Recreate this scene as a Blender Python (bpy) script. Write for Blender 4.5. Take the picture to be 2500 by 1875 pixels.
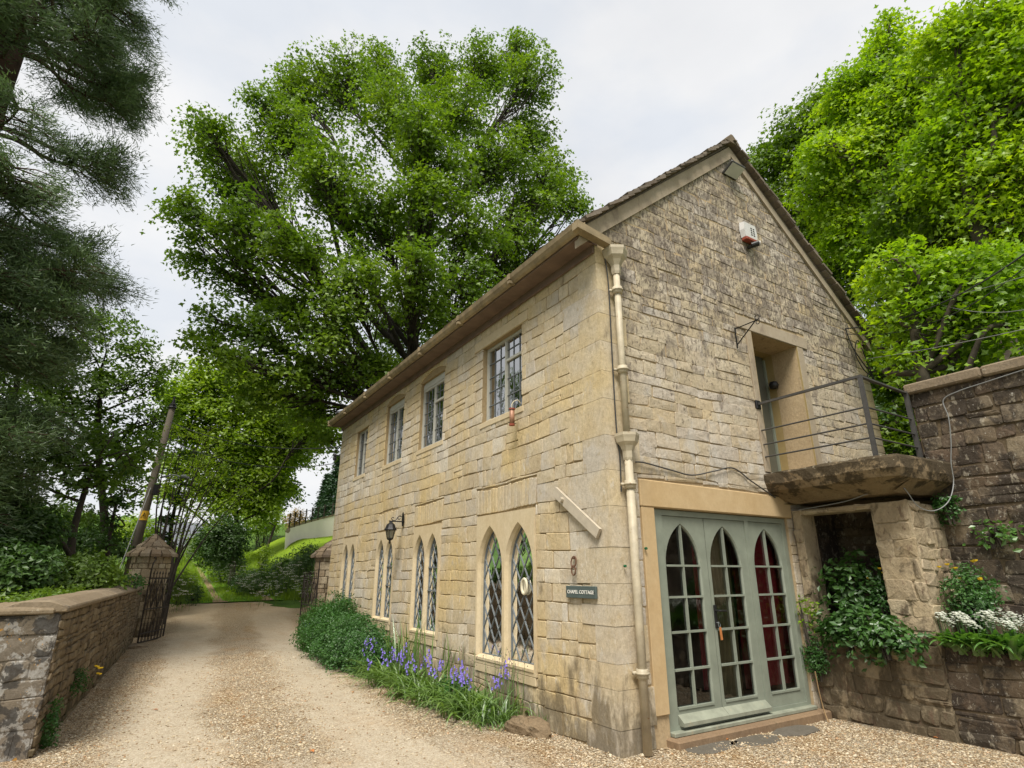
import bpy, math, random
import numpy as np
from mathutils import Vector, Matrix
from mathutils.geometry import tessellate_polygon
R = math.radians
random.seed(7)
C = bpy.context.scene.collection
scene = bpy.context.scene
for o in list(bpy.data.objects): bpy.data.objects.remove(o)

# ------------------------------------------------------------------ camera
CAM = np.array([-4.14, -4.71, 1.65]); YAW = -31.8; PITCH = 18.5; FPX = 1386.0
cam_d = bpy.data.cameras.new('camera'); cam = bpy.data.objects.new('camera', cam_d); C.objects.link(cam)
cam.location = CAM; cam.rotation_euler = (R(90 + PITCH), 0, R(YAW))
cam_d.sensor_width = 36; cam_d.lens = 36 * FPX / 2500; cam_d.clip_start = 0.05; cam_d.clip_end = 3000
scene.camera = cam
# ------------------------------------------------------------------ world
SUN_DIR = Vector((-0.50, -0.50, 1.15)).normalized()
elev = math.asin(SUN_DIR.z); rot = math.atan2(SUN_DIR.x, SUN_DIR.y)
w = bpy.data.worlds.new('World'); scene.world = w; w.use_nodes = True
nt = w.node_tree; nt.nodes.clear()
def wn(t, **k):
    n = nt.nodes.new(t)
    for a, b in k.items(): setattr(n, a, b)
    return n
sky = wn('ShaderNodeTexSky', sky_type='NISHITA', sun_disc=False)
sky.sun_elevation = elev; sky.sun_rotation = rot; sky.air_density = 1.0; sky.dust_density = 2.0
tc = wn('ShaderNodeTexCoord'); mp = wn('ShaderNodeMapping'); mp.inputs['Scale'].default_value = (1, 1, 2.2)
mp.inputs['Location'].default_value = (0.35, 0.1, 0.0)
nz = wn('ShaderNodeTexNoise'); nz.inputs['Scale'].default_value = 1.9; nz.inputs['Detail'].default_value = 7; nz.inputs['Roughness'].default_value = 0.52
cr = wn('ShaderNodeValToRGB'); cr.color_ramp.elements[0].position = 0.33; cr.color_ramp.elements[1].position = 0.6
cr.color_ramp.elements[0].color = (0.86, 0.86, 0.86, 1); cr.color_ramp.elements[1].color = (1, 1, 1, 1)
nz2 = wn('ShaderNodeTexNoise'); nz2.inputs['Scale'].default_value = 3.2; nz2.inputs['Detail'].default_value = 6
cc = wn('ShaderNodeValToRGB'); cc.color_ramp.elements[0].position = 0.38; cc.color_ramp.elements[1].position = 0.56
cc.color_ramp.elements[0].color = (6.95, 7.25, 7.7, 1); cc.color_ramp.elements[1].color = (7.95, 7.97, 8.02, 1)
mx = wn('ShaderNodeMix', data_type='RGBA')
bg = wn('ShaderNodeBackground'); bg.inputs['Strength'].default_value = 0.10
out = wn('ShaderNodeOutputWorld')
L = nt.links.new
L(tc.outputs['Generated'], mp.inputs['Vector']); L(mp.outputs[0], nz.inputs['Vector']); L(mp.outputs[0], nz2.inputs['Vector'])
L(nz.outputs['Fac'], cr.inputs[0]); L(nz2.outputs['Fac'], cc.inputs[0])
L(cr.outputs[0], mx.inputs['Factor']); L(sky.outputs[0], mx.inputs['A']); L(cc.outputs[0], mx.inputs['B'])
L(mx.outputs['Result'], bg.inputs['Color']); L(bg.outputs[0], out.inputs['Surface'])
# ------------------------------------------------------------------ sun
sd = bpy.data.lights.new('sun', 'SUN'); sd.energy = 4.7; sd.angle = R(24); sd.color = (1.0, 0.95, 0.86)
so = bpy.data.objects.new('sun', sd); C.objects.link(so); so.rotation_euler = (-SUN_DIR).to_track_quat('-Z', 'Y').to_euler(); so.location = (0, 0, 30)
scene.view_settings.view_transform = 'Standard'; scene.view_settings.look = 'None'
scene.view_settings.exposure = 0.25; scene.view_settings.gamma = 1.0
scene.render.engine = 'CYCLES'

# ------------------------------------------------------------------ helpers: where a pixel of the photograph looks
_s, _c = math.sin(R(YAW)), math.cos(R(YAW)); _sp, _cp = math.sin(R(PITCH)), math.cos(R(PITCH))
def ray(x, y):
    u = x - 1250; v = 937.5 - y
    fw = FPX * _cp - v * _sp; up = FPX * _sp + v * _cp
    return np.array([u * _c - fw * _s, u * _s + fw * _c, up])
def at(x, y, d):
    r = ray(x, y); return CAM + r * (d / math.hypot(r[0], r[1]))
def onx(x, y, X=0.0):
    r = ray(x, y); return CAM + r * ((X - CAM[0]) / r[0])
def ony(x, y, Y=0.0):
    r = ray(x, y); return CAM + r * ((Y - CAM[1]) / r[1])

# ------------------------------------------------------------------ object helpers
def tag(o, label=None, cat=None, group=None, kind=None):
    if label: o['label'] = label
    if cat: o['category'] = cat
    if group: o['group'] = group
    if kind: o['kind'] = kind
    return o
def thing(name, loc, label, cat, group=None, rz=0):
    o = bpy.data.objects.new(name, None); C.objects.link(o); o.location = loc; o.rotation_euler = (0, 0, rz)
    o.empty_display_size = 0.2
    return tag(o, label, cat, group)
def origin_of(o):
    v = Vector((0, 0, 0))
    while o is not None:
        v += Vector(o.location); o = o.parent
    return v
def copy_tree(o, parent=None):
    c = o.copy(); C.objects.link(c)
    if parent is not None: c.parent = parent
    for ch in list(o.children): copy_tree(ch, c)
    return c

def raw_mesh(name, V, loops, starts, totals, mats, parent=None, loc=None, matidx=None, smooth=False, attrs=None):
    """link one mesh built from arrays given in world coordinates"""
    V = np.asarray(V, np.float32).reshape(-1, 3)
    org = np.array(origin_of(parent)) if parent is not None else (np.array(loc, float) if loc is not None else np.zeros(3))
    me = bpy.data.meshes.new(name)
    me.vertices.add(len(V)); me.vertices.foreach_set('co', (V - org.astype(np.float32)).ravel())
    me.loops.add(len(loops)); me.loops.foreach_set('vertex_index', np.asarray(loops, np.int32))
    me.polygons.add(len(starts)); me.polygons.foreach_set('loop_start', np.asarray(starts, np.int32))
    me.polygons.foreach_set('loop_total', np.asarray(totals, np.int32))
    if matidx is not None: me.polygons.foreach_set('material_index', np.asarray(matidx, np.int32))
    me.polygons.foreach_set('use_smooth', np.full(len(starts), smooth, bool))
    for m in (mats if isinstance(mats, (list, tuple)) else [mats]): me.materials.append(m)
    for an, arr in (attrs or {}).items():
        a = me.attributes.new(an, 'FLOAT', 'FACE'); a.data.foreach_set('value', np.asarray(arr, np.float32))
    me.update(calc_edges=True); me.validate()
    o = bpy.data.objects.new(name, me); C.objects.link(o)
    if parent is not None: o.parent = parent
    elif loc is not None: o.location = loc
    return o

class MB:
    def __init__(s): s.v = []; s.f = []; s.m = []; s.t = []; s.mi = 0; s.tone = 0.5
    def face(s, idx): s.f.append(idx); s.m.append(s.mi); s.t.append(s.tone)
    def poly(s, pts):
        n = len(s.v); s.v.extend([tuple(p) for p in pts]); s.face(list(range(n, n + len(pts))))
    def hexa(s, p):   # 8 points: bottom 4 ccw, top 4 ccw
        n = len(s.v); s.v.extend([tuple(q) for q in p])
        for q in ((3, 2, 1, 0), (4, 5, 6, 7), (0, 1, 5, 4), (1, 2, 6, 5), (2, 3, 7, 6), (3, 0, 4, 7)): s.face([n + i for i in q])
    def box(s, x0, x1, y0, y1, z0, z1):
        s.hexa([(x0, y0, z0), (x1, y0, z0), (x1, y1, z0), (x0, y1, z0), (x0, y0, z1), (x1, y0, z1), (x1, y1, z1), (x0, y1, z1)])
    def bbox(s, x0, x1, y0, y1, z0, z1, b=0.01):   # box with chamfered edges
        s.prism([(x0, y0), (x1, y0), (x1, y1), (x0, y1)], (0, 0, 0), (1, 0, 0), (0, 1, 0), (0, 0, 1), z0, z1, b)
    def prism(s, poly, O, U, Vv, N, d0, d1, b=0.0):
        """extrude a convex polygon from depth d0 to d1 along N with a chamfer b at both ends"""
        O = Vector(O); U = Vector(U); Vv = Vector(Vv); N = Vector(N)
        poly = round_poly(poly, b) if b else poly
        cx = sum(p[0] for p in poly) / len(poly); cy = sum(p[1] for p in poly) / len(poly)
        w = max(p[0] for p in poly) - min(p[0] for p in poly); h = max(p[1] for p in poly) - min(p[1] for p in poly)
        fx = 1 - 2 * b / max(w, 1e-6) if b else 1; fy = 1 - 2 * b / max(h, 1e-6) if b else 1
        rings = [(d0, fx, fy), (d0 + b, 1, 1), (d1 - b, 1, 1), (d1, fx, fy)] if b else [(d0, 1, 1), (d1, 1, 1)]
        base = len(s.v); n = len(poly)
        for d, ax, ay in rings:
            for p in poly: s.v.append(tuple(O + U * (cx + (p[0] - cx) * ax) + Vv * (cy + (p[1] - cy) * ay) + N * d))
        for r in range(len(rings) - 1):
            for i in range(n):
                j = (i + 1) % n; s.face([base + r * n + i, base + r * n + j, base + (r + 1) * n + j, base + (r + 1) * n + i])
        s.face([base + i for i in reversed(range(n))]); s.face([base + (len(rings) - 1) * n + i for i in range(n)])
    def bar(s, a, b, w, h=None, up=(0, 0, 1)):
        a = Vector(a); b = Vector(b); h = h or w; d = (b - a).normalized(); up = Vector(up)
        if abs(d.dot(up)) > .98: up = Vector((1, 0, 0)) if abs(d.x) < .9 else Vector((0, 1, 0))
        x = d.cross(up).normalized() * (w / 2); y = x.cross(d).normalized() * (h / 2)
        s.hexa([a - x - y, a + x - y, b + x - y, b - x - y, a - x + y, a + x + y, b + x + y, b - x + y])
    def tube(s, pts, rad, n=8, caps=True):
        pts = [Vector(p) for p in pts]
        if not isinstance(rad, (list, tuple, np.ndarray)): rad = [rad] * len(pts)
        base = len(s.v); prev = None
        for i, p in enumerate(pts):
            d = (pts[min(i + 1, len(pts) - 1)] - pts[max(i - 1, 0)]).normalized()
            if prev is None:
                a = Vector((0, 0, 1)) if abs(d.z) < .9 else Vector((1, 0, 0)); x = d.cross(a).normalized()
            else:
                x = (prev - d * prev.dot(d)).normalized()
            prev = x; y = d.cross(x)
            for k in range(n):
                t = 2 * math.pi * k / n; s.v.append(tuple(p + x * (math.cos(t) * rad[i]) + y * (math.sin(t) * rad[i])))
        for i in range(len(pts) - 1):
            for k in range(n):
                j = (k + 1) % n; s.face([base + i * n + k, base + i * n + j, base + (i + 1) * n + j, base + (i + 1) * n + k])
        if caps:
            s.face([base + k for k in reversed(range(n))]); s.face([base + (len(pts) - 1) * n + k for k in range(n)])
    def lathe(s, prof, c, n=16, rz=0.0, sq=None):
        """profile [(r,z)] turned round the vertical axis through c"""
        base = len(s.v)
        for r, z in prof:
            for k in range(n):
                t = 2 * math.pi * k / n + rz
                s.v.append((c[0] + r * math.cos(t), c[1] + r * math.sin(t), c[2] + z))
        for i in range(len(prof) - 1):
            for k in range(n):
                j = (k + 1) % n; s.face([base + i * n + k, base + i * n + j, base + (i + 1) * n + j, base + (i + 1) * n + k])
        s.face([base + k for k in reversed(range(n))]); s.face([base + (len(prof) - 1) * n + k for k in range(n)])
    def plate(s, outer, holes, O, U, Vv, N, df, db, chamfer=0.0, back=True):
        """flat slab with holes, front at depth df, back at db, the front edge of each hole splayed by chamfer"""
        O = Vector(O); U = Vector(U); Vv = Vector(Vv); N = Vector(N)
        P = lambda p, d: O + U * p[0] + Vv * p[1] + N * d
        def grow(h, c):
            cx = (min(p[0] for p in h) + max(p[0] for p in h)) / 2; cy = (min(p[1] for p in h) + max(p[1] for p in h)) / 2
            w = max(p[0] for p in h) - min(p[0] for p in h); hh = max(p[1] for p in h) - min(p[1] for p in h)
            return [(cx + (p[0] - cx) * (1 + 2 * c / w), cy + (p[1] - cy) * (1 + 2 * c / hh)) for p in h]
        hf = [grow(h, chamfer) if chamfer else h for h in holes]
        for dd, hs, flip in ((df, hf, False), (db, holes, True)):
            if flip and not back: continue
            loops3 = [[Vector((p[0], p[1], 0)) for p in outer]] + [[Vector((p[0], p[1], 0)) for p in h] for h in hs]
            flat = [p for lp in loops3 for p in lp]; tris = tessellate_polygon(loops3)
            b = len(s.v); s.v.extend([tuple(P((p.x, p.y), dd)) for p in flat])
            for t in tris:
                a_, b_, c_ = [flat[i] for i in t]
                ar = (b_.x - a_.x) * (c_.y - a_.y) - (b_.y - a_.y) * (c_.x - a_.x)
                t = list(t)
                if (ar < 0) != flip: t.reverse()
                s.face([b + i for i in t])
        n = len(outer)
        for i in range(n):
            a = outer[i]; c = outer[(i + 1) % n]; s.poly([P(a, db), P(c, db), P(c, df), P(a, df)])
        for h, hg in zip(holes, hf):
            n = len(h)
            for i in range(n):
                j = (i + 1) % n
                if chamfer:
                    s.poly([P(hg[i], df), P(hg[j], df), P(h[j], df - chamfer * 1.3), P(h[i], df - chamfer * 1.3)])
                    s.poly([P(h[i], df - chamfer * 1.3), P(h[j], df - chamfer * 1.3), P(h[j], db), P(h[i], db)])
                else: s.poly([P(h[i], df), P(h[j], df), P(h[j], db), P(h[i], db)])
    def build(s, name, mats, parent=None, loc=None, smooth=False):
        loops = []; st = []; tot = []
        for f in s.f: st.append(len(loops)); tot.append(len(f)); loops.extend(f)
        return raw_mesh(name, s.v, loops, st, tot, mats, parent, loc, s.m, smooth, {'tone': s.t})

def round_poly(poly, c):
    out = []; n = len(poly)
    for i in range(n):
        p = Vector(poly[i]); a = Vector(poly[i - 1]); b = Vector(poly[(i + 1) % n])
        la = (a - p).length; lb = (b - p).length; k = min(c, la * .3, lb * .3)
        if la < 1e-5 or lb < 1e-5: continue
        out.append(tuple(p + (a - p) * (k / la))); out.append(tuple(p + (b - p) * (k / lb)))
    return out
def smooth_path(pts, n=6):
    P = [Vector(p) for p in pts]; out = []
    for i in range(len(P) - 1):
        p0 = P[max(i - 1, 0)]; p1 = P[i]; p2 = P[i + 1]; p3 = P[min(i + 2, len(P) - 1)]
        for k in range(n):
            t = k / n
            out.append(.5 * ((2 * p1) + (p2 - p0) * t + (2 * p0 - 5 * p1 + 4 * p2 - p3) * t * t + (3 * p1 - p0 - 3 * p2 + p3) * t ** 3))
    out.append(P[-1]); return out
def lancet(cx, w, z0, zs, za, n=7):
    """pointed-arch outline, counter-clockwise from the bottom left"""
    h = za - zs; r = (w * w / 4 + h * h) / w   # arc radius, centres on the springing line
    pts = [(cx - w / 2, z0), (cx + w / 2, z0), (cx + w / 2, zs)]
    c0 = cx + w / 2 - r; a1 = math.atan2(h, cx - c0)
    for i in range(1, n + 1): a = a1 * i / n; pts.append((c0 + r * math.cos(a), zs + r * math.sin(a)))
    c1 = cx - w / 2 + r
    for i in range(n - 1, -1, -1): a = a1 * i / n; pts.append((c1 - r * math.cos(a), zs + r * math.sin(a)))
    return pts
def clip_seg(p, q, poly):
    """part of segment p-q inside a convex ccw polygon"""
    t0, t1 = 0.0, 1.0; d = (q[0] - p[0], q[1] - p[1])
    for i in range(len(poly)):
        a = poly[i]; b = poly[(i + 1) % len(poly)]; nx, ny = -(b[1] - a[1]), b[0] - a[0]
        num = nx * (p[0] - a[0]) + ny * (p[1] - a[1]); den = nx * d[0] + ny * d[1]
        if abs(den) < 1e-12:
            if num < 0: return None
            continue
        t = -num / den
        if den > 0: t0 = max(t0, t)
        else: t1 = min(t1, t)
    if t1 - t0 < 1e-3: return None
    return (p[0] + d[0] * t0, p[1] + d[1] * t0), (p[0] + d[0] * t1, p[1] + d[1] * t1)
def clip_poly(poly, a, b):
    """keep the part of poly to the left of the line a->b"""
    out = []; f = lambda p: (b[0] - a[0]) * (p[1] - a[1]) - (b[1] - a[1]) * (p[0] - a[0])
    for i in range(len(poly)):
        p = poly[i]; q = poly[(i + 1) % len(poly)]; fp, fq = f(p), f(q)
        if fp >= 0: out.append(p)
        if (fp >= 0) != (fq >= 0): t = fp / (fp - fq); out.append((p[0] + (q[0] - p[0]) * t, p[1] + (q[1] - p[1]) * t))
    return out
# ------------------------------------------------------------------ materials
class G:
    """small node-graph helper"""
    def __init__(s, name):
        s.mat = bpy.data.materials.new(name); s.mat.use_nodes = True; s.t = s.mat.node_tree; s.t.nodes.clear()
        s.out = s.t.nodes.new('ShaderNodeOutputMaterial')
    def n(s, typ, ins=None, **k):
        n = s.t.nodes.new(typ)
        for a, b in k.items(): setattr(n, a, b)
        for a, b in (ins or {}).items(): s.put(n.inputs[a], b)
        return n
    def put(s, sock, v):
        if isinstance(v, bpy.types.NodeSocket): s.t.links.new(v, sock)
        elif isinstance(v, (tuple, list)) and len(v) == 3 and sock.type == 'RGBA': sock.default_value = (*v, 1)
        else: sock.default_value = v
    def pos(s, scale=(1, 1, 1)):
        g = s.n('ShaderNodeNewGeometry').outputs['Position']
        if scale == (1, 1, 1): return g
        return s.n('ShaderNodeMapping', {'Vector': g, 'Scale': scale}).outputs[0]
    def objpos(s): return s.n('ShaderNodeTexCoord').outputs['Object']
    def noise(s, vec, scale, detail=4, rough=.55, dist=0.0):
        return s.n('ShaderNodeTexNoise', {'Vector': vec, 'Scale': scale, 'Detail': detail, 'Roughness': rough, 'Distortion': dist}).outputs['Fac']
    def ramp(s, fac, stops, interp='LINEAR'):
        r = s.n('ShaderNodeValToRGB', {0: fac}); cr = r.color_ramp; cr.interpolation = interp
        while len(cr.elements) < len(stops): cr.elements.new(.5)
        for e, (p, c) in zip(cr.elements, stops): e.position = p; e.color = (*c, 1) if len(c) == 3 else c
        return r.outputs[0]
    def rng(s, v, a, b, c=0.0, d=1.0, smooth=False):
        m = s.n('ShaderNodeMapRange', {'Value': v, 'From Min': a, 'From Max': b, 'To Min': c, 'To Max': d})
        if smooth: m.interpolation_type = 'SMOOTHSTEP'
        return m.outputs[0]
    def mth(s, op, a, b=0.0, c=None):
        n = s.n('ShaderNodeMath', operation=op); s.put(n.inputs[0], a); s.put(n.inputs[1], b)
        if c is not None: s.put(n.inputs[2], c)
        return n.outputs[0]
    def mix(s, f, a, b, blend='MIX'):
        n = s.n('ShaderNodeMix', data_type='RGBA', blend_type=blend); s.put(n.inputs['Factor'], f); s.put(n.inputs['A'], a); s.put(n.inputs['B'], b)
        return n.outputs['Result']
    def attr(s, name): return s.n('ShaderNodeAttribute', attribute_name=name).outputs['Fac']
    def z(s): return s.n('ShaderNodeSeparateXYZ', {0: s.pos()}).outputs[2]
    def bump(s, h, strength=.5, dist=.01):
        return s.n('ShaderNodeBump', {'Height': h, 'Strength': strength, 'Distance': dist}).outputs[0]
    def surf(s, col, rough=.85, bump=None, metal=0.0, spec=.3):
        p = s.n('ShaderNodeBsdfPrincipled', {'Base Color': col, 'Roughness': rough, 'Metallic': metal, 'Specular IOR Level': spec})
        if bump is not None: s.put(p.inputs['Normal'], bump)
        s.t.links.new(p.outputs[0], s.out.inputs[0]); return s.mat

def stone(name, pal, big=((.42, .30, .15), .5), stains=(), grain=.16, bumpd=.012, spots=None):
    """limestone whose blocks differ by 'tone', with large drifts of colour, grain, and stains of their own shape"""
    g = G(name); P = g.pos(); n = len(pal)
    col = g.ramp(g.attr('tone'), [(i / (n - 1), c) for i, c in enumerate(pal)])
    col = g.mix(g.rng(g.noise(P, .9, 3), .42, .66, 0, big[1]), col, big[0])
    col = g.mix(g.rng(g.noise(g.pos((1.3, 1.3, 1)), 5.5, 5, .65), .35, .7, .0, .55), col, g.mix(.5, col, (.62, .52, .36), 'MULTIPLY'))
    for sc, zs, lo, hi, c, zr, mxf in stains:
        v = g.noise(g.pos((1, 1, zs)), sc, 8, .68, .3)
        if zr: v = g.mth('ADD', v, g.rng(g.z(), *zr))
        col = g.mix(g.rng(v, lo, hi, 0, mxf, True), col, c)
    if spots:
        sc, th, c = spots
        vor = g.n('ShaderNodeTexVoronoi', {'Vector': P, 'Scale': sc}).outputs['Distance']
        v = g.mth('MULTIPLY', g.rng(vor, th, th * .6, 0, 1), g.rng(g.noise(P, 2.1, 3), .5, .6, 0, 1))
        col = g.mix(v, col, c)
    fine = g.noise(g.pos((1, 1, .6)), 38, 6, .7)
    col = g.mix(1.0, col, g.ramp(fine, [(.25, (1 - grain * 1.6,) * 3), (.75, (1 + grain,) * 3)]), 'MULTIPLY')
    h = g.mth('ADD', g.mth('MULTIPLY', g.noise(P, 14, 6, .65), .7), g.mth('MULTIPLY', fine, .35))
    return g.surf(col, .92, g.bump(h, .8, bumpd), spec=.15)

M = {}
CREAM = [(.45, .375, .265), (.51, .435, .31), (.54, .475, .37), (.48, .435, .37), (.55, .445, .28), (.60, .55, .465)]
M['stone'] = stone('cream limestone', CREAM, ((.58, .445, .22), .8), stains=[
    (3.0, .5, .55, .68, (.47, .43, .37), None, .6),
    (7.5, .45, .56, .64, (.62, .58, .50), (-1.0, 3.2, .03, -.06), .6),
    (10., .7, .55, .66, (.38, .29, .165), None, .5),
    (2.2, .8, .52, .66, (.44, .355, .235), None, .5),
    (26., .5, .60, .68, (.24, .18, .11), None, .5),
    (5.0, .4, .56, .76, (.15, .12, .075), (0.0, 1.0, .26, -.02), .8)])  # last entry: damp at the wall foot, strengthened as painted contact shade
M['mortar'] = stone('ochre lime mortar', [(.31, .235, .135), (.36, .275, .16)], ((.34, .25, .13), .5), bumpd=.01)
M['quoin'] = stone('smooth dressed limestone', [(.54, .455, .31), (.57, .475, .32), (.54, .46, .34)], ((.55, .43, .25), .4), stains=[
    (5.0, .4, .62, .85, (.17, .14, .09), (0.0, .9, .25, 0.0), .75)], grain=.08, bumpd=.005)
M['gable'] = stone('weathered gable limestone', [(.45, .375, .265), (.50, .43, .315), (.53, .465, .37), (.48, .43, .37), (.53, .43, .28)], ((.38, .30, .19), .4), stains=[
    (4.0, .8, .49, .60, (.18, .15, .125), (2.3, 5.4, -.13, .05), .65),
    (24., .5, .51, .58, (.095, .075, .06), (2.4, 5.6, -.13, .03), .72),
    (3.0, .6, .50, .66, (.50, .465, .41), (2.6, 4.8, .05, -.08), .7),
    (5.0, .4, .62, .85, (.14, .12, .08), (0.0, .9, .26, 0.0), .8)], bumpd=.022)
M['gmortar'] = stone('gable mortar', [(.43, .33, .20), (.48, .37, .23)], ((.38, .29, .18), .5), stains=[
    (6.5, .45, .60, .70, (.13, .10, .08), (2.6, 6.2, -.07, .08), .7)], bumpd=.01)
M['plaster'] = stone('ochre lime plaster', [(.50, .375, .215), (.53, .40, .24)], ((.46, .32, .16), .5), stains=[
    (4.0, .6, .60, .8, (.36, .27, .15), None, .5)], grain=.05, bumpd=.004)
M['render'] = stone('grey brown verge render', [(.36, .30, .22), (.39, .33, .25)], ((.31, .25, .175), .5), stains=[
    (6.0, .5, .52, .68, (.20, .155, .12), None, .6)], grain=.07, bumpd=.006)
M['reveal'] = stone('painted ochre reveal', [(.34, .26, .12), (.36, .28, .13)], ((.30, .22, .10), .4), grain=.04, bumpd=.003)
M['darkstone'] = stone('lichen blackened retaining wall stone', [(.17, .13, .085), (.14, .11, .078), (.22, .175, .115), (.11, .075, .055), (.18, .15, .11), (.30, .25, .17)], ((.085, .06, .042), .7), stains=[
    (3.0, .8, .44, .54, (.042, .034, .027), None, .85),
    (14., .6, .55, .63, (.34, .30, .23), None, .6),
    (34., .8, .62, .67, (.45, .43, .38), None, .7),
    (7.0, .5, .62, .72, (.10, .09, .035), None, .6)], bumpd=.03)
M['darkmortar'] = stone('soft tan mortar', [(.13, .10, .063), (.17, .13, .08)], ((.07, .052, .036), .6), bumpd=.02)
M['pierstone'] = stone('patchy buff limestone', [(.42, .34, .22), (.34, .275, .185), (.46, .385, .26), (.33, .255, .17), (.52, .45, .32)], ((.27, .21, .14), .5), stains=[
    (3.5, .6, .47, .60, (.09, .07, .045), (.5, 1.5, .09, -.07), .85),
    (9.0, .5, .56, .64, (.13, .08, .055), None, .6),
    (13., .5, .62, .72, (.42, .39, .33), None, .5)], bumpd=.03)
M['rubble'] = stone('brown drystone rubble', [(.17, .13, .085), (.21, .165, .105), (.15, .115, .08), (.27, .22, .15), (.12, .095, .07)], ((.17, .13, .085), .5), stains=[
    (7.0, .5, .52, .64, (.06, .05, .036), None, .75),
    (16., .5, .60, .70, (.40, .36, .28), None, .5),
    (4.0, .5, .60, .9, (.06, .06, .03), (0.0, .7, .22, 0.0), .8)], bumpd=.03)
M['lichenstone'] = stone('grey stone with white and orange lichen', [(.22, .18, .13), (.17, .145, .115), (.26, .22, .17)], ((.12, .10, .085), .6), stains=[
    (9.0, .9, .50, .56, (.34, .325, .30), None, .85),
    (6.0, .9, .50, .56, (.05, .046, .042), None, .85),
    (8.0, 1.0, .63, .65, (.50, .25, .04), None, .8)], bumpd=.02)
M['coping'] = stone('worn coping stone', [(.21, .165, .11), (.25, .20, .14), (.18, .145, .105)], ((.20, .155, .11), .5), stains=[
    (6.0, .9, .55, .66, (.12, .10, .08), None, .7),
    (12., .9, .62, .70, (.42, .38, .30), None, .6)], bumpd=.02)
M['slate'] = stone('cotswold stone slate', [(.16, .12, .085), (.34, .26, .17), (.13, .10, .075), (.40, .33, .24), (.24, .17, .11)], ((.17, .13, .09), .5), stains=[
    (9.0, 1, .58, .66, (.34, .32, .28), None, .6)], bumpd=.012)
M['roofslate'] = stone('weathered brown roof slate', [(.15, .12, .095), (.20, .165, .13), (.25, .21, .17), (.12, .10, .08)], ((.10, .08, .06), .5), bumpd=.012)
M['concrete'] = stone('mossy old concrete', [(.24, .18, .11), (.26, .20, .12)], ((.16, .11, .065), .7), stains=[
    (5.0, 1, .47, .58, (.055, .043, .027), (2.6, 2.9, -.05, .14), .9),
    (22., 1, .62, .70, (.40, .36, .26), (2.6, 2.95, -.15, .05), .7)], bumpd=.025)
M['rock'] = stone('rough brown rock', [(.22, .16, .10), (.25, .19, .12)], ((.12, .09, .06), .6), stains=[(9, 1, .55, .65, (.09, .07, .045), None, .7)], bumpd=.05)
M['slab'] = stone('dark grey paving slab', [(.12, .11, .09), (.14, .125, .105)], ((.10, .09, .07), .4), bumpd=.01)
M['slabedge'] = stone('brown stone step', [(.24, .165, .10), (.27, .19, .12)], ((.19, .13, .085), .5), stains=[(8, 1, .6, .7, (.10, .08, .05), None, .6)], bumpd=.01)

def plain(name, col, rough=.6, metal=0.0, var=.12, scale=9, spec=.4, bumpd=.003, dirt=None):
    g = G(name); P = g.objpos(); nz = g.noise(P, scale, 5, .6)
    c = g.mix(1.0, col, g.ramp(nz, [(.3, (1 - var,) * 3), (.7, (1 + var * .6,) * 3)]), 'MULTIPLY')
    if dirt: c = g.mix(g.rng(g.noise(P, dirt[1], 6, .7), dirt[2], dirt[2] + .07), c, dirt[0])
    return g.surf(c, rough, g.bump(g.noise(P, scale * 6, 4), .4, bumpd), metal, spec)
M['sage'] = plain('sage green gloss paint', (.225, .25, .20), .42, var=.16, scale=4, dirt=((.25, .27, .21), 6, .66))
M['sill_paint'] = plain('weathered sage paint', (.25, .265, .205), .6, var=.25, scale=7, dirt=((.30, .28, .20), 9, .60))
M['pipe'] = plain('peeling cream cast iron', (.45, .39, .28), .55, var=.28, scale=5, dirt=((.25, .14, .07), 17, .63))
M['gutter'] = plain('rusty ochre gutter', (.28, .215, .125), .8, var=.4, scale=6, dirt=((.36, .20, .07), 6, .62))
M['soffit'] = plain('aged pinkish brown timber', (.17, .115, .085), .75, var=.25, scale=5)
M['white'] = plain('off white window paint', (.45, .44, .385), .5, var=.08)
M['lead'] = plain('window lead', (.15, .165, .17), .65, .0, var=.2)
M['iron'] = plain('black wrought iron', (.02, .019, .02), .5, .4, var=.3)
M['rustiron'] = plain('rusted dark gate iron', (.035, .026, .02), .75, .2, var=.5, dirt=((.10, .055, .03), 12, .62))
M['railing'] = plain('grey painted rail steel', (.075, .072, .068), .55, .3, var=.25, dirt=((.16, .11, .07), 20, .68))
M['wood'] = plain('weathered grey pole timber', (.125, .105, .078), .85, var=.35, scale=3)
M['bark'] = plain('dark tree bark', (.045, .036, .026), .95, var=.5, scale=4, bumpd=.02)
M['barkpale'] = plain('grey brown sapling bark', (.085, .07, .05), .95, var=.4, scale=4, bumpd=.02)
M['redbark'] = plain('reddish conifer bark', (.085, .052, .035), .95, var=.5, scale=4, bumpd=.03)
M['signslate'] = plain('dark green grey slate', (.075, .10, .095), .55, var=.1)
M['letter'] = plain('white letter paint', (.72, .71, .66), .6, var=.05)
M['yellow'] = plain('yellow warning plate', (.72, .42, .03), .5, var=.1)
M['black'] = plain('black plastic', (.015, .015, .015), .45, var=.2)
M['alarmwhite'] = plain('sun faded white plastic', (.56, .55, .53), .45, var=.1)
M['alarmred'] = plain('dull red plastic', (.26, .055, .03), .45, var=.25)
M['copper'] = plain('pinkish copper mesh', (.36, .19, .12), .5, .2, var=.3)
M['whitecable'] = plain('grey white cable sheath', (.21, .215, .21), .5)
M['blackcable'] = plain('black cable sheath', (.03, .03, .03), .5)
M['fob'] = plain('tan leather key fob', (.45, .17, .05), .6)
M['rust'] = plain('dark rust', (.12, .06, .035), .8)
M['drystem'] = plain('dry tan stem', (.30, .20, .10), .8)
M['shadedoor'] = plain('olive door with painted shade', (.10, .10, .075), .6)  # shadow of the deep doorway painted into the door colour
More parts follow.
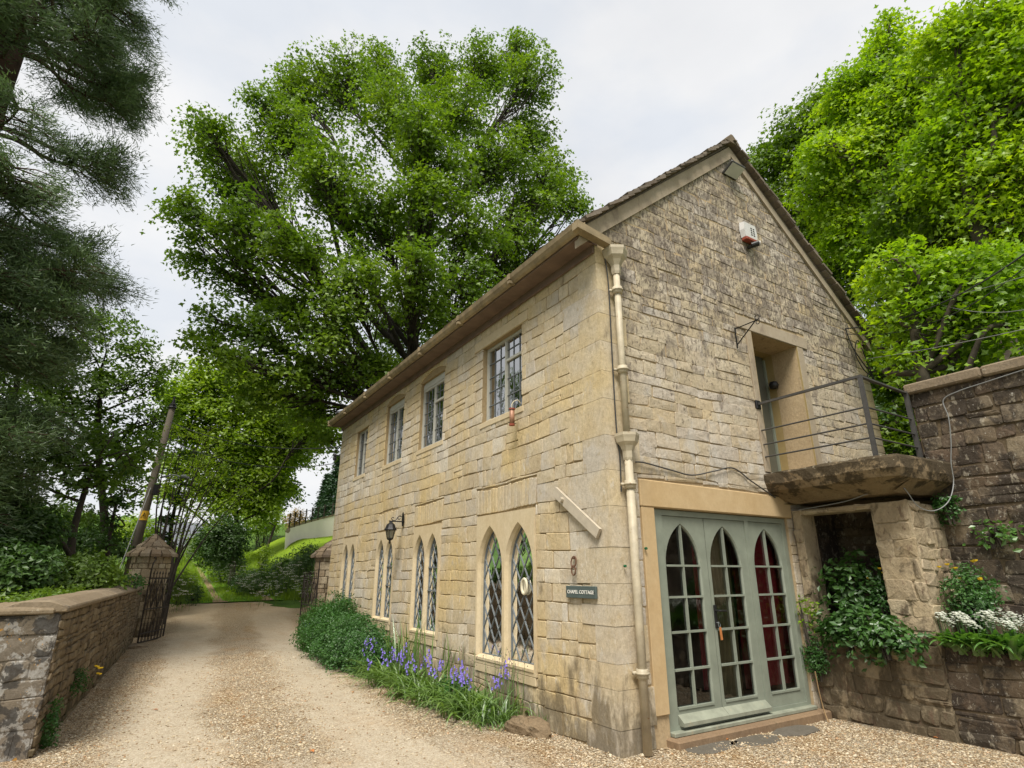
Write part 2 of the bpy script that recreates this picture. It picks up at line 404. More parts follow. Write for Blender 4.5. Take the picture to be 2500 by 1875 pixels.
M['rope'] = plain('pale wooden ring', (.62, .57, .42), .7)
M['tiebar'] = plain('limewashed timber bar', (.44, .385, .30), .75, var=.15)
M['redcurtain'] = plain('dark red velvet', (.25, .010, .022), .8, var=.3, scale=3)
M['beigecurtain'] = plain('beige cotton curtain', (.24, .205, .155), .9, var=.15, scale=3)
M['olivecurtain'] = plain('olive lining', (.17, .155, .075), .9, var=.15, scale=3)
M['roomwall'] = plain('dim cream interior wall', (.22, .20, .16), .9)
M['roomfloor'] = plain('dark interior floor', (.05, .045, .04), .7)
M['farwhite'] = plain('painted cream garden wall', (.68, .63, .55), .8, var=.08, scale=1)
M['soil'] = plain('dark earth', (.05, .038, .025), .95, var=.4, scale=12, bumpd=.02)
M['petalwhite'] = plain('white petals', (.72, .74, .66), .7, var=.1, scale=30)
M['petalblue'] = plain('violet blue petals', (.20, .15, .55), .7, var=.35, scale=18)
M['petalyellow'] = plain('yellow petals', (.75, .50, .02), .7, var=.15, scale=30)
M['seed'] = plain('brown seed heads', (.16, .12, .09), .85, var=.3)

def glass(name, tr_=.42, refl=.14, fk=.9):
    g = G(name)
    fr = g.n('ShaderNodeFresnel', {'IOR': 1.5}).outputs[0]
    nrm = g.bump(g.noise(g.objpos(), 3.5, 2), .35, .012)
    gl = g.n('ShaderNodeBsdfGlossy', {'Color': (.95, .97, 1), 'Roughness': .03, 'Normal': nrm})
    tr = g.n('ShaderNodeBsdfTransparent', {'Color': (tr_, tr_ * 1.02, tr_)})
    mx = g.n('ShaderNodeMixShader', {'Fac': g.mth('ADD', g.mth('MULTIPLY', fr, fk), refl)})
    g.t.links.new(tr.outputs[0], mx.inputs[1]); g.t.links.new(gl.outputs[0], mx.inputs[2]); g.t.links.new(mx.outputs[0], g.out.inputs[0])
    return g.mat
M['glass'] = glass('old window glass', refl=.10)
M['upglass'] = glass('upper window glass', .25, refl=-.01, fk=.42)
M['doorglass'] = glass('door glass', .80, refl=.04)
def frosted():
    g = G('milky lamp glass')
    a = g.n('ShaderNodeBsdfTranslucent', {'Color': (.75, .76, .70)}); b = g.n('ShaderNodeBsdfGlossy', {'Color': (.9, .9, .9), 'Roughness': .15})
    m = g.n('ShaderNodeMixShader', {'Fac': .2}); g.t.links.new(a.outputs[0], m.inputs[1]); g.t.links.new(b.outputs[0], m.inputs[2])
    g.t.links.new(m.outputs[0], g.out.inputs[0]); return g.mat
M['lampglass'] = frosted()

def leafmat(name, cols, trans=.45, clump=.45, gloss=.03, tcol=None):
    g = G(name); r = g.attr('tone')
    f = g.mth('ADD', g.mth('MULTIPLY', r, .5), g.rng(g.noise(g.pos(), clump, 3), .3, .7, 0, .5))
    col = g.ramp(f, [(i / (len(cols) - 1), c) for i, c in enumerate(cols)])
    tcl = g.mix(1.0, col, tcol or (1.25, 1.3, .6), 'MULTIPLY')
    d = g.n('ShaderNodeBsdfDiffuse', {'Color': col}); t = g.n('ShaderNodeBsdfTranslucent', {'Color': tcl})
    gl = g.n('ShaderNodeBsdfGlossy', {'Color': (1, 1, 1), 'Roughness': .45})
    m1 = g.n('ShaderNodeMixShader', {'Fac': trans}); m2 = g.n('ShaderNodeMixShader', {'Fac': gloss})
    k = g.t.links.new
    k(d.outputs[0], m1.inputs[1]); k(t.outputs[0], m1.inputs[2]); k(m1.outputs[0], m2.inputs[1]); k(gl.outputs[0], m2.inputs[2]); k(m2.outputs[0], g.out.inputs[0])
    return g.mat
M['sycleaf'] = leafmat('sycamore leaf', [(.055, .11, .010), (.10, .18, .012), (.155, .25, .014), (.24, .33, .018)])
M['mapleleaf'] = leafmat('bright maple leaf', [(.11, .22, .008), (.19, .33, .010), (.30, .44, .012), (.44, .54, .018)], .5)
M['yellowleaf'] = leafmat('yellow green leaf', [(.15, .24, .014), (.22, .33, .018), (.32, .43, .024)], .5)
M['ashleaf'] = leafmat('mid green leaf', [(.07, .135, .016), (.11, .19, .02), (.17, .26, .028)], .45)
M['darkleaf'] = leafmat('dark green leaf', [(.03, .075, .014), (.05, .11, .018), (.075, .145, .022)], .35)
M['needle'] = leafmat('redwood needle', [(.075, .125, .05), (.105, .165, .062), (.145, .21, .075)], .3, .8, .04, (1, 1.1, .8))
M['laurel'] = leafmat('glossy laurel leaf', [(.03, .085, .016), (.045, .12, .02), (.075, .17, .025)], .25, 2.5, .05)
M['limeleaf'] = leafmat('lime young leaf', [(.16, .28, .01), (.22, .36, .012)], .4, 2.5)
M['strap'] = leafmat('strap leaf', [(.07, .15, .02), (.11, .21, .028), (.17, .28, .04)], .35, 3.0, .1)
M['fern'] = leafmat('soft feathery leaf', [(.035, .10, .02), (.05, .135, .028), (.075, .17, .035)], .35, 2.2)
M['garlic'] = leafmat('wild garlic leaf', [(.06, .16, .025), (.085, .20, .03), (.12, .25, .035)], .35, 3.0, .08)
M['hedge'] = leafmat('hedge leaf', [(.03, .07, .016), (.05, .105, .022), (.085, .15, .028)], .3, .9)
M['orange'] = leafmat('coppery young leaf', [(.20, .13, .04), (.26, .18, .05)], .3, 1.0)
M['conifer'] = leafmat('far conifer', [(.03, .07, .03), (.04, .085, .035)], .2, 1.0)
M['farleaf'] = leafmat('far hillside leaf', [(.09, .17, .05), (.14, .24, .06), (.20, .30, .08)], .3, .08)
# ------------------------------------------------------------------ masonry
WOB = .011
def stone_block(mb, poly, O, U, Vv, N, dep, rng, gap=.006, ch=.008, rough=.003, mi=0, tone=None, rnd=.011):
    cx = sum(p[0] for p in poly) / len(poly); cy = sum(p[1] for p in poly) / len(poly)
    w = max(p[0] for p in poly) - min(p[0] for p in poly); h = max(p[1] for p in poly) - min(p[1] for p in poly)
    if w < .035 or h < .03: return
    mb.mi = mi; mb.tone = rng.random() if tone is None else tone
    jit = [(p[0] + rng.uniform(-rough, rough) * 2.2, p[1] + rng.uniform(-rough, rough) * 2.2) for p in poly]
    rp = round_poly(jit, min(rnd, .2 * min(w, h)))
    rp = [(p[0], p[1] + WOB * math.sin(2.3 * p[0] + 1.9 * p[1]) + WOB * .5 * math.sin(5.1 * p[0] - 2.7 * p[1])) for p in rp]; cy += WOB * math.sin(2.3 * cx + 1.9 * cy)
    n = len(rp); base = len(mb.v); tu, tv = rng.uniform(-1, 1) * rough * 1.4 / w, rng.uniform(-1, 1) * rough * 1.4 / h
    for d, g in ((-.012, gap), (dep - ch * .8, gap), (dep, gap + ch)):
        sx = 1 - 2 * g / w; sy = 1 - 2 * g / h
        for p in rp:
            x = cx + (p[0] - cx) * sx; y = cy + (p[1] - cy) * sy
            dd = d if d < 0 else d + tu * (x - cx) + tv * (y - cy) + rng.uniform(-rough, rough) * .35
            mb.v.append(tuple(O + U * x + Vv * y + N * dd))
    mb.v.append(tuple(O + U * cx + Vv * cy + N * (dep + rng.uniform(0, rough))))
    for r in (0, 1):
        for i in range(n):
            j = (i + 1) % n; mb.face([base + r * n + i, base + r * n + j, base + (r + 1) * n + j, base + (r + 1) * n + i])
    for i in range(n): mb.face([base + 2 * n + i, base + 2 * n + (i + 1) % n, base + 3 * n])

def courses(W, H, hs, ws, holes, rng, quoin=(0, 0)):
    """rectangles of coursed stone on a W x H face around rectangular holes"""
    out = []; v = 0.0
    while v < H - .02:
        h = rng.uniform(*hs(v) if callable(hs) else hs); h = min(h, H - v)
        if H - v - h < .06: h = H - v
        v1 = v + h; spans = [(0.0, W, v, v1)]
        for (a, b, c, d) in holes:
            new = []
            for (s0, s1, t0, t1) in spans:
                if b <= s0 or a >= s1 or d <= t0 + .005 or c >= t1 - .005: new.append((s0, s1, t0, t1)); continue
                if a > s0: new.append((s0, a, t0, t1))
                if b < s1: new.append((b, s1, t0, t1))
                if c - t0 > .03: new.append((max(a, s0), min(b, s1), t0, c))
                if t1 - d > .03: new.append((max(a, s0), min(b, s1), d, t1))
            spans = new
        for (s0, s1, t0, t1) in spans:
            u = s0; first = True
            while u < s1 - 1e-4:
                wmin, wmax = ws(v) if callable(ws) else ws
                wd = rng.uniform(wmin, wmax) * (rng.choice((.6, 1, 1, 1.4)))
                if first and s0 == 0 and quoin[0]: wd = quoin[0] * rng.choice((.62, 1.15))
                if s1 - u - wd < wmin * .5: wd = s1 - u
                if s1 == W and quoin[1] and s1 - u - wd < quoin[1] * .6: wd = s1 - u if s1 - u < quoin[1] * 1.3 else s1 - u - quoin[1]
                if wd <= .3 or (t1 - t0) < .17 or rng.random() > .08: out.append((u, t0, u + wd, t1))
                else:   # a block split into two thin ones
                    m = t0 + (t1 - t0) * rng.uniform(.4, .6); out.append((u, t0, u + wd, m)); out.append((u, m, u + wd, t1))
                u += wd; first = False
        v = v1
    return out

def wall_core(mb, W, H, holes, O, U, Vv, N, thick, mi=1):
    """solid wall with rectangular holes, no inner faces"""
    mb.mi = mi; mb.tone = .5
    us = sorted({0, W} | {q for h in holes for q in (h[0], h[1]) if 0 < q < W}); vs = sorted({0, H} | {q for h in holes for q in (h[2], h[3]) if 0 < q < H})
    solid = lambda a, b: 0 <= a < len(us) - 1 and 0 <= b < len(vs) - 1 and not any(h[0] < (us[a] + us[a + 1]) / 2 < h[1] and h[2] < (vs[b] + vs[b + 1]) / 2 < h[3] for h in holes)
    P = lambda u, v, d: O + U * u + Vv * v + N * d
    for a in range(len(us) - 1):
        for b in range(len(vs) - 1):
            if not solid(a, b): continue
            u0, u1, v0, v1 = us[a], us[a + 1], vs[b], vs[b + 1]
            mb.poly([P(u0, v0, 0), P(u1, v0, 0), P(u1, v1, 0), P(u0, v1, 0)]); mb.poly([P(u0, v1, -thick), P(u1, v1, -thick), P(u1, v0, -thick), P(u0, v0, -thick)])
            if not solid(a - 1, b): mb.poly([P(u0, v0, -thick), P(u0, v0, 0), P(u0, v1, 0), P(u0, v1, -thick)])
            if not solid(a + 1, b): mb.poly([P(u1, v0, 0), P(u1, v0, -thick), P(u1, v1, -thick), P(u1, v1, 0)])
            if not solid(a, b - 1): mb.poly([P(u0, v0, -thick), P(u1, v0, -thick), P(u1, v0, 0), P(u0, v0, 0)])
            if not solid(a, b + 1): mb.poly([P(u0, v1, 0), P(u1, v1, 0), P(u1, v1, -thick), P(u0, v1, -thick)])

def soldiers(mb, u0, u1, v0, v1, O, U, Vv, N, rng, fan=.0, dep=.012, wd=.085, mi=0):
    """a flat arch of upright stones"""
    n = max(3, int((u1 - u0) / wd)); cx = (u0 + u1) / 2
    for i in range(n):
        a = u0 + (u1 - u0) * i / n; b = u0 + (u1 - u0) * (i + 1) / n; lean = lambda u: u + (u - cx) * fan
        stone_block(mb, [(a, v0), (b, v0), (lean(b), v1 + rng.uniform(-.015, .01)), (lean(a), v1 + rng.uniform(-.015, .01))], O, U, Vv, N, dep + rng.uniform(0, .006), rng, .006, .006, .002, mi, rng.choice((.1, .3, .85, .5)))

# ------------------------------------------------------------------ the cottage
VL = [0.0]; _r = random.Random(77)
while VL[-1] < 5.62 - .1: VL.append(min(5.62, VL[-1] + _r.uniform(.14, .25)))
QU = []; _z = 0.0; _k = 0
while _z < 5.30:
    _h = next(v for v in VL if v - _z > .20) - _z
    QU.append((_z, _z + _h, (.58, .34)[_k % 2] * _r.uniform(.85, 1.2), (.30, .44)[_k % 2] * _r.uniform(.85, 1.15))); _z += _h; _k += 1
BW, BL, EZ, RX, RZ = 6.17, 10.95, 5.62, 3.02, 8.42     # gable width, length, eaves height, ridge
cottage = thing('stone_cottage', (0, 0, 0), 'cream limestone two-storey cottage with pointed leaded windows and a steep gable', 'cottage')
Z = Vector((0, 0, 1)); X = Vector((1, 0, 0)); Y = Vector((0, 1, 0))
# long wall: u runs along +y, outward is -x.  (u, v) = (y, z)
lanc = [(1.39, 2.92, .50, 2.46, [(1.78, .62), (2.53, .62)], .58, 1.70, 2.27),
        (4.19, 5.33, .66, 2.46, [(4.50, .44), (5.05, .44)], .74, 1.84, 2.28),
        (6.30, 7.34, .74, 2.48, [(6.57, .40), (7.07, .40)], .82, 1.86, 2.30),
        (8.74, 9.82, .80, 2.48, [(9.01, .40), (9.55, .40)], .88, 1.88, 2.30)]
upper = [(1.70, 2.86, 3.88, 5.13), (4.31, 5.40, 3.90, 5.24), (6.28, 7.33, 3.90, 5.24), (8.66, 9.49, 3.93, 5.09)]
rng = random.Random(11)
mb = MB(); O = Vector((0, 0, 0)); N = Vector((-1, 0, 0))
holes = [(a, b, c, d) for a, b, c, d, *_ in lanc] + upper
wall_core(mb, BL, EZ, holes, O + X * .004, Y, Z, N, .42)
extra = [(a - .06 + .02, b + .06, d + .02, d + .40) for a, b, c, d, *_ in lanc]
extra += [(1.52, 3.12, 5.13, 5.30), (1.50, 1.56, 0, 0)][:1] + [(a - .04, b + .04, d, d + .24) for a, b, c, d in upper[1:3]] + [(8.55, 9.62, 5.09, 5.24)]
hs = lambda v: (next((q - v for q in VL if q > v + .01), .2),) * 2
for (u0, v0, u1, v1) in courses(BL, EZ, hs, lambda v: (.17, .40), holes + extra + [(0, q[2], q[0], q[1]) for q in QU], rng, (0, .45)):
    big = u0 < .01 or u0 < 1.2
    t = None
    if u0 < .01: t = .5
    elif 3.2 < v0 < 3.95 and u0 > 4: t = rng.choice((.6, .65, 1.0, .98))
    elif 1.0 < v0 < 2.0 and 7.5 < u0 < 8.8: t = rng.choice((1.0, .9, .62))
    stone_block(mb, [(u0, v0), (u1, v0), (u1, v1), (u0, v1)], O, Y, Z, N, rng.uniform(.004, .010), rng, rng.uniform(.003, .0065), rng.uniform(.003, .006), .0045, 0, t)
for (a, b, c, d) in extra[:4]:
    soldiers(mb, a + .03, b - .03, c, d - .02, O, Y, Z, N, rng, .05)
for (a, b, c, d) in extra[5:7]:   # little segmental arches
    k = 9; cx = (a + b) / 2; hw = (b - a) / 2
    for i in range(k):
        t0, t1 = -1 + 2 * i / k, -1 + 2 * (i + 1) / k; q = lambda t, e: (cx + hw * t * (1 + .12 * e), c + .02 + .11 * (1 - t * t) + e * .16)
        stone_block(mb, [q(t0, 0), q(t1, 0), q(t1, 1), q(t0, 1)], O, Y, Z, N, .014, rng, .004, .005, .001, 0)
mb.mi = 2; mb.tone = .4
mb.prism([(1.52, 5.135), (3.12, 5.135), (3.12, 5.295), (1.52, 5.295)], O, Y, Z, N, -.30, .022, .006)      # long lintel
mb.prism([(8.55, 5.095), (9.62, 5.095), (9.62, 5.235), (8.55, 5.235)], O, Y, Z, N, -.30, .02, .006)
for (a, b, c, d) in upper: mb.prism([(a - .05, c - .09), (b + .05, c - .09), (b + .05, c - .003), (a - .05, c - .003)], O, Y, Z, N, -.30, .018, .006)
rq = random.Random(5)
for (z0_, z1_, lf, lg) in QU:
    mb.mi = 0; mb.tone = rq.choice((.15, .3, .4, .5, .6, .7)); e_ = rq.uniform(.012, .017)
    mb.prism([(-e_, -e_), (lg - .003, -e_), (lg - .003, .06), (.06, .06), (.06, lf - .003), (-e_, lf - .003)][:3] + [(.0 + lg - .003, .001), (.001, lf - .003), (-e_, lf - .003)], (0, 0, 0), X, Y, Z, z0_ + .002, z1_ - .002, 0)
mb.build('front_wall', [M['stone'], M['mortar'], M['quoin']], cottage)

# gable wall: u runs along +x, outward is -y
mb = MB(); N = Vector((0, -1, 0)); rng = random.Random(5)
DOOR = (.66, 3.14, 0.0, 2.36); UP = (2.93, 4.05, 2.96, 5.05)
gh = [DOOR, UP]
wall_core(mb, BW, EZ, gh, O + Y * .006, X, Z, N, .42)
mb.mi = 1
P2 = lambda u, v, d: O + X * u + Z * v + N * d
tri = [(0, EZ), (BW, EZ), (RX, RZ - .03)]
mb.poly([P2(*p, 0) for p in tri]); mb.poly([P2(*p, -.42) for p in reversed(tri)])
lineL = ((RX, RZ - .21), (-.02, EZ + .06)); lineR = ((BW + .05, EZ + .04), (RX, RZ - .15))
gx = [(.45, 3.24, 2.36, 2.68), (2.62, 4.34, 5.05, 5.30), (4.05, 4.22, 2.96, 5.05), (2.80, 2.93, 2.96, 5.05), (.45, .66, 0, 2.36)]
hsg = lambda v: (.2, .3) if v < .7 else ((.12, .20) if 2.6 < v < 8 else (.16, .28))
for (u0, v0, u1, v1) in courses(BW, RZ, hsg, lambda v: (.18, .46) if v > 2.6 else (.25, .5), gh + gx + [(0, q[3], q[0], q[1]) for q in QU], rng, (0, .35)):
    poly = [(u0, v0), (u1, v0), (u1, v1), (u0, v1)]
    if v1 > EZ: poly = clip_poly(clip_poly(poly, *lineL), *lineR)
    if len(poly) < 3: continue
    rg = .006 if v0 > 2.6 else .003
    mi = 3 if u1 > BW - .01 and v0 > 3 else 0
    stone_block(mb, poly, O, X, Z, N, rng.uniform(.003, .009), rng, rng.uniform(.002, .0045), rng.uniform(.003, .006), rg if mi == 0 else .003, mi)
mb.mi = 2; mb.tone = .3
mb.prism([(.45, 2.365), (3.23, 2.365), (3.23, 2.64), (.45, 2.67)], O, X, Z, N, -.2, .028, .01)            # plastered beam over the doors
mb.prism([(.46, .30), (.655, .30), (.655, 2.362), (.46, 2.362)], O, X, Z, N, -.2, .020, .006)             # plastered jamb
mb.mi = 4; mb.tone = .6
mb.prism([(2.62, 5.055), (4.34, 5.055), (4.34, 5.255), (2.62, 5.255)], O, X, Z, N, -.2, .024, .008)       # grey lintel
mb.mi = 4; mb.tone = .2
mb.prism([(4.055, 2.96), (4.21, 2.96), (4.21, 5.05), (4.055, 5.05)], O, X, Z, N, -.1, .020, .005)
mb.prism([(2.81, 2.96), (2.925, 2.96), (2.925, 5.05), (2.81, 5.05)], O, X, Z, N, -.1, .018, .005)
mb.build('gable_wall', [M['gable'], M['gmortar'], M['plaster'], M['stone'], M['render']], cottage)
# smooth render under the verges
mb = MB(); mb.tone = .5
sl = lambda a, b, t0, t1, k0, k1: [(a[0] + (b[0] - a[0]) * t0, a[1] + (b[1] - a[1]) * t0 - k0), (a[0] + (b[0] - a[0]) * t1, a[1] + (b[1] - a[1]) * t1 - k0), (a[0] + (b[0] - a[0]) * t1, a[1] + (b[1] - a[1]) * t1 - k1), (a[0] + (b[0] - a[0]) * t0, a[1] + (b[1] - a[1]) * t0 - k1)]
lp = sl((-.28, EZ + .05), (RX, RZ), 0.0, 1, .0, .24)
mb.prism(list(reversed(lp)), O, X, Z, N, -.05, .045)
lp = sl((RX, RZ), (BW + .2, EZ + .0), .0, 1, .0, .17)
mb.prism(lp[::-1], O, X, Z, N, -.05, .040)
mb.build('verge_render', M['render'], cottage)
# other walls
mb = MB(); rng = random.Random(8)
wall_core(mb, BL, EZ, [], Vector((BW, BL, 0)), Vector((0, -1, 0)), Z, Vector((1, 0, 0)), .42)
for q in courses(BL, EZ, (.14, .26), (.25, .5), [], rng): stone_block(mb, [(q[0], q[1]), (q[2], q[1]), (q[2], q[3]), (q[0], q[3])], Vector((BW, BL, 0)), Vector((0, -1, 0)), Z, Vector((1, 0, 0)), .014, rng)
wall_core(mb, BW, EZ, [], Vector((0, BL, 0)) + X * BW, Vector((-1, 0, 0)), Z, Vector((0, 1, 0)), .42)
ob_ = Vector((BW, BL, 0))
for q in courses(BW, RZ, (.14, .26), (.25, .5), [], rng):
    poly = [(q[0], q[1]), (q[2], q[1]), (q[2], q[3]), (q[0], q[3])]
    if q[3] > EZ: poly = clip_poly(clip_poly(poly, (BW - RX, RZ - .1), (-.02, EZ)), (BW + .02, EZ), (BW - RX, RZ - .1))
    if len(poly) > 2: stone_block(mb, poly, ob_, Vector((-1, 0, 0)), Z, Y, .014, rng)
mb.mi = 1; mb.poly([(0, BL, EZ), (RX, BL, RZ - .03), (BW, BL, EZ)]); mb.poly([(BW, BL - .4, EZ), (RX, BL - .4, RZ - .03), (0, BL - .4, EZ)])
mb.build('rear_wall', [M['stone'], M['mortar']], cottage)

# roof: stone slates in courses, left and right pitch
def pitch(side):
    mb = MB(); rg = random.Random(3 + side)
    if side == 0: A = Vector((-.34, 0, EZ + .02)); B = Vector((RX, 0, RZ + .06))
    else: A = Vector((BW + .34, 0, EZ - .02)); B = Vector((RX, 0, RZ + .06))
    sl_ = (B - A); Ls = sl_.length; d = sl_.normalized(); nrm = Vector((-d.z, 0, d.x)) if side == 0 else Vector((d.z, 0, -d.x))
    if nrm.z < 0: nrm = -nrm
    mb.tone = .2
    p = [A, B]; y0, y1 = -.03, BL + .06
    mb.hexa([A + Y * y0 - nrm * .03, B + Y * y0 - nrm * .03, B + Y * y1 - nrm * .03, A + Y * y1 - nrm * .03, A + Y * y0, B + Y * y0, B + Y * y1, A + Y * y1])
    t = 0.0; k = 0
    while t < Ls - .05:
        exp = .17 - .06 * (t / Ls); y = -.12 - rg.uniform(0, .045)
        while y < BL + .08:
            w = rg.uniform(.16, .34) if side == 0 or True else .3; w = min(w, BL + .1 - y)
            if w < .05: break
            th = rg.uniform(.028, .045); ln = exp * 1.8; t0 = t + rg.uniform(-.02, .02)
            a = A + d * t0 + nrm * (.034 + rg.uniform(0, .012)); b = A + d * min(t0 + ln, Ls) + nrm * .002
            mb.tone = rg.random(); g_ = .004
            mb.hexa([a + Y * (y + g_), b + Y * (y + g_), b + Y * (y + w - g_), a + Y * (y + w - g_), a + Y * (y + g_) + nrm * th, b + Y * (y + g_) + nrm * th, b + Y * (y + w - g_) + nrm * th, a + Y * (y + w - g_) + nrm * th])
            y += w
        t += exp; k += 1
    return mb
roof = pitch(0).build('roof', M['roofslate'], cottage)
pitch(1).build('roof', M['roofslate'], cottage)
mb = MB(); y = -.13; rg = random.Random(2)
while y < BL + .1:
    w = .42; mb.tone = rg.random()
    mb.prism([(RX - .17, RZ + .01), (RX + .17, RZ + .01), (RX + .17, RZ + .05), (RX + .02, RZ + .19), (RX - .02, RZ + .19), (RX - .17, RZ + .05)], (0, y, 0), X, Z, Y, 0, w - .008, .006); y += w
mb.build('ridge', M['coping'], roof)
# eaves soffit, fascia and gutter
mb = MB(); mb.box(-.30, .02, -.02, BL + .05, EZ - .08, EZ - .045); mb.box(-.05, -.02, .0, BL, EZ - .19, EZ - .078)
mb.build('soffit', M['soffit'], cottage)
mb = MB(); mb.box(BW - .02, BW + .3, -.02, BL + .05, EZ - .08, EZ - .045); mb.build('soffit', M['soffit'], cottage)
mb = MB(); gx0, gx1 = -.385, -.285; gz0 = EZ - .04
prof = [(gx1, gz0 + .10), (gx1, gz0), (gx1 - .04, gz0 - .02), (gx0 + .03, gz0), (gx0, gz0 + .05), (gx0 - .015, gz0 + .11), (gx0 + .005, gz0 + .11), (gx0 + .02, gz0 + .05), (gx0 + .04, gz0 + .02), (gx1 - .02, gz0 + .015), (gx1 - .012, gz0 + .10)]
for i in range(7):
    ya, yb = -.17 + i * 1.62, -.17 + (i + 1) * 1.62; yb = min(yb, BL + .12); n = len(prof); b0 = len(mb.v)
    for yy in (ya, yb - .004):
        for p in prof: mb.v.append((p[0], yy, p[1]))
    for j in range(n): q = (j + 1) % n; mb.face([b0 + j, b0 + q, b0 + n + q, b0 + n + j])
    mb.face([b0 + j for j in range(n)]); mb.face([b0 + n + j for j in reversed(range(n))])
    mb.box(gx0 - .022, gx1 + .004, yb - .07, yb - .01, gz0 - .028, gz0 + .012)
    mb.box(gx0 - .028, gx0 - .008, yb - .07, yb - .01, gz0 + .03, gz0 + .115)
mb.hexa([(gx0 - .015, -.172, gz0), (.12, -.172, gz0 - .08), (.12, -.06, gz0 - .08), (gx0 - .015, -.06, gz0), (gx0 - .015, -.172, gz0 + .10), (.12, -.172, gz0 + .01), (.12, -.06, gz0 + .01), (gx0 - .015, -.06, gz0 + .10)])
mb.build('gutter', M['gutter'], cottage)
# downpipe with two hoppers
px, py = .235, -.10
mb = MB(); mb.tube([(px, py, 5.2), (px, py, 3.05)], .040, 12); mb.tube([(px, py, 2.9), (px, py, .02)], .046, 12)
for z_ in (4.98, 3.95, 2.62, .76): mb.tube([(px, py, z_), (px, py, z_ - .09)], .06, 12); mb.tube([(px, py, z_ - .03), (px, py, z_ - .05)], .072, 12); mb.tube([(px - .08, py + .05, z_ - .04), (px + .08, py + .05, z_ - .04)], .018, 8)
dp = mb.build('downpipe', M['pipe'], cottage, smooth=True)
def hopper(z_, s=1.0):
    mb = MB(); mb.lathe([(.052, -.30 * s), (.06, -.27 * s), (.062, -.20 * s), (.085 * s, -.14 * s), (.12 * s, -.10 * s), (.13 * s, -.06 * s), (.14 * s, -.03 * s), (.14 * s, 0), (.125 * s, 0), (.11 * s, -.04 * s)], (px, py, z_), 6, R(30)); return mb.build('hopper', M['pipe'], dp)
hopper(5.50, 1.15); hopper(3.14, 1.0)

# lancet windows
def latt(poly, step, rise, w, frame=.018):
    """diamond lattice of lead clipped to a convex outline, as segments"""
    u0 = min(p[0] for p in poly); u1 = max(p[0] for p in poly); v0 = min(p[1] for p in poly); v1 = max(p[1] for p in poly); segs = []
    W = u1 - u0; k = -30
    cx = (u0 + u1) / 2
    for k in range(-14, 24):
        for s in (1, -1):
            a = (cx - s * W, v0 + k * rise - W * rise / step + rise * .5); b = (cx + s * W, v0 + k * rise + W * rise / step + rise * .5)
            c = clip_seg(a, b, poly)
            if c: segs.append(c)
    return segs
for wi, (a, b, c, d, lights, zs0, zsp, za) in enumerate(lanc):
    win = MB(); win.tone = .4
    outer = [(a + .004, c + .004), (b - .004, c + .004), (b - .004, d - .004), (a + .004, d - .004)]
    hl = [lancet(cx, w_, zs0 + .03, zsp, za) for cx, w_ in lights]
    win.plate(outer, hl, (0, 0, 0), Y, Z, (-1, 0, 0), .026, -.20, .035)
    win.prism([(a + .02, c - .10), (b - .02, c - .10), (b - .02, c + .001), (a + .02, c + .001)], (0, 0, 0), Y, Z, (-1, 0, 0), -.1, .024, .008)
    win.hexa([(-.036, a + .05, zs0 - .03), (-.036, b - .05, zs0 - .03), (.15, b - .05, zs0 - .03), (.15, a + .05, zs0 - .03), (-.036, a + .05, zs0), (-.036, b - .05, zs0), (.15, b - .05, zs0 + .035), (.15, a + .05, zs0 + .035)])
    wo = win.build('lancet_window', [M['quoin']], cottage)
    for li, (cx, w_) in enumerate(lights):
        pl = lancet(cx, w_ + .0, zs0 + .03, zsp, za)
        g_ = MB(); xg = .075 if wi == 0 else .05; g_.poly([(xg, p[0], p[1]) for p in pl]); go = g_.build('leaded_pane', M['glass'], wo)
        l_ = MB(); step = w_ / (3 if wi == 0 else 2.6)
        for (p, q) in latt(pl, step, step * 1.55, w_): l_.bar((xg - .006, p[0], p[1]), (xg - .006, q[0], q[1]), .0095, .007, up=(1, 0, 0))
        for i in range(len(pl)):
            p, q = pl[i], pl[(i + 1) % len(pl)]; l_.bar((xg - .008, p[0], p[1]), (xg - .008, q[0], q[1]), .026, .014, up=(1, 0, 0))
        l_.build('lead_lattice', M['lead'], wo)
        for fz in ((.42, .66) if li == 0 and wi in (1, 2) else ()):
            s_ = MB(); zz = zs0 + (za - zs0) * fz; s_.bar((xg - .02, cx - w_ / 2 + .005, zz), (xg - .02, cx + w_ / 2 - .005, zz), .02); s_.build('saddle_bar', M['lead'], wo)
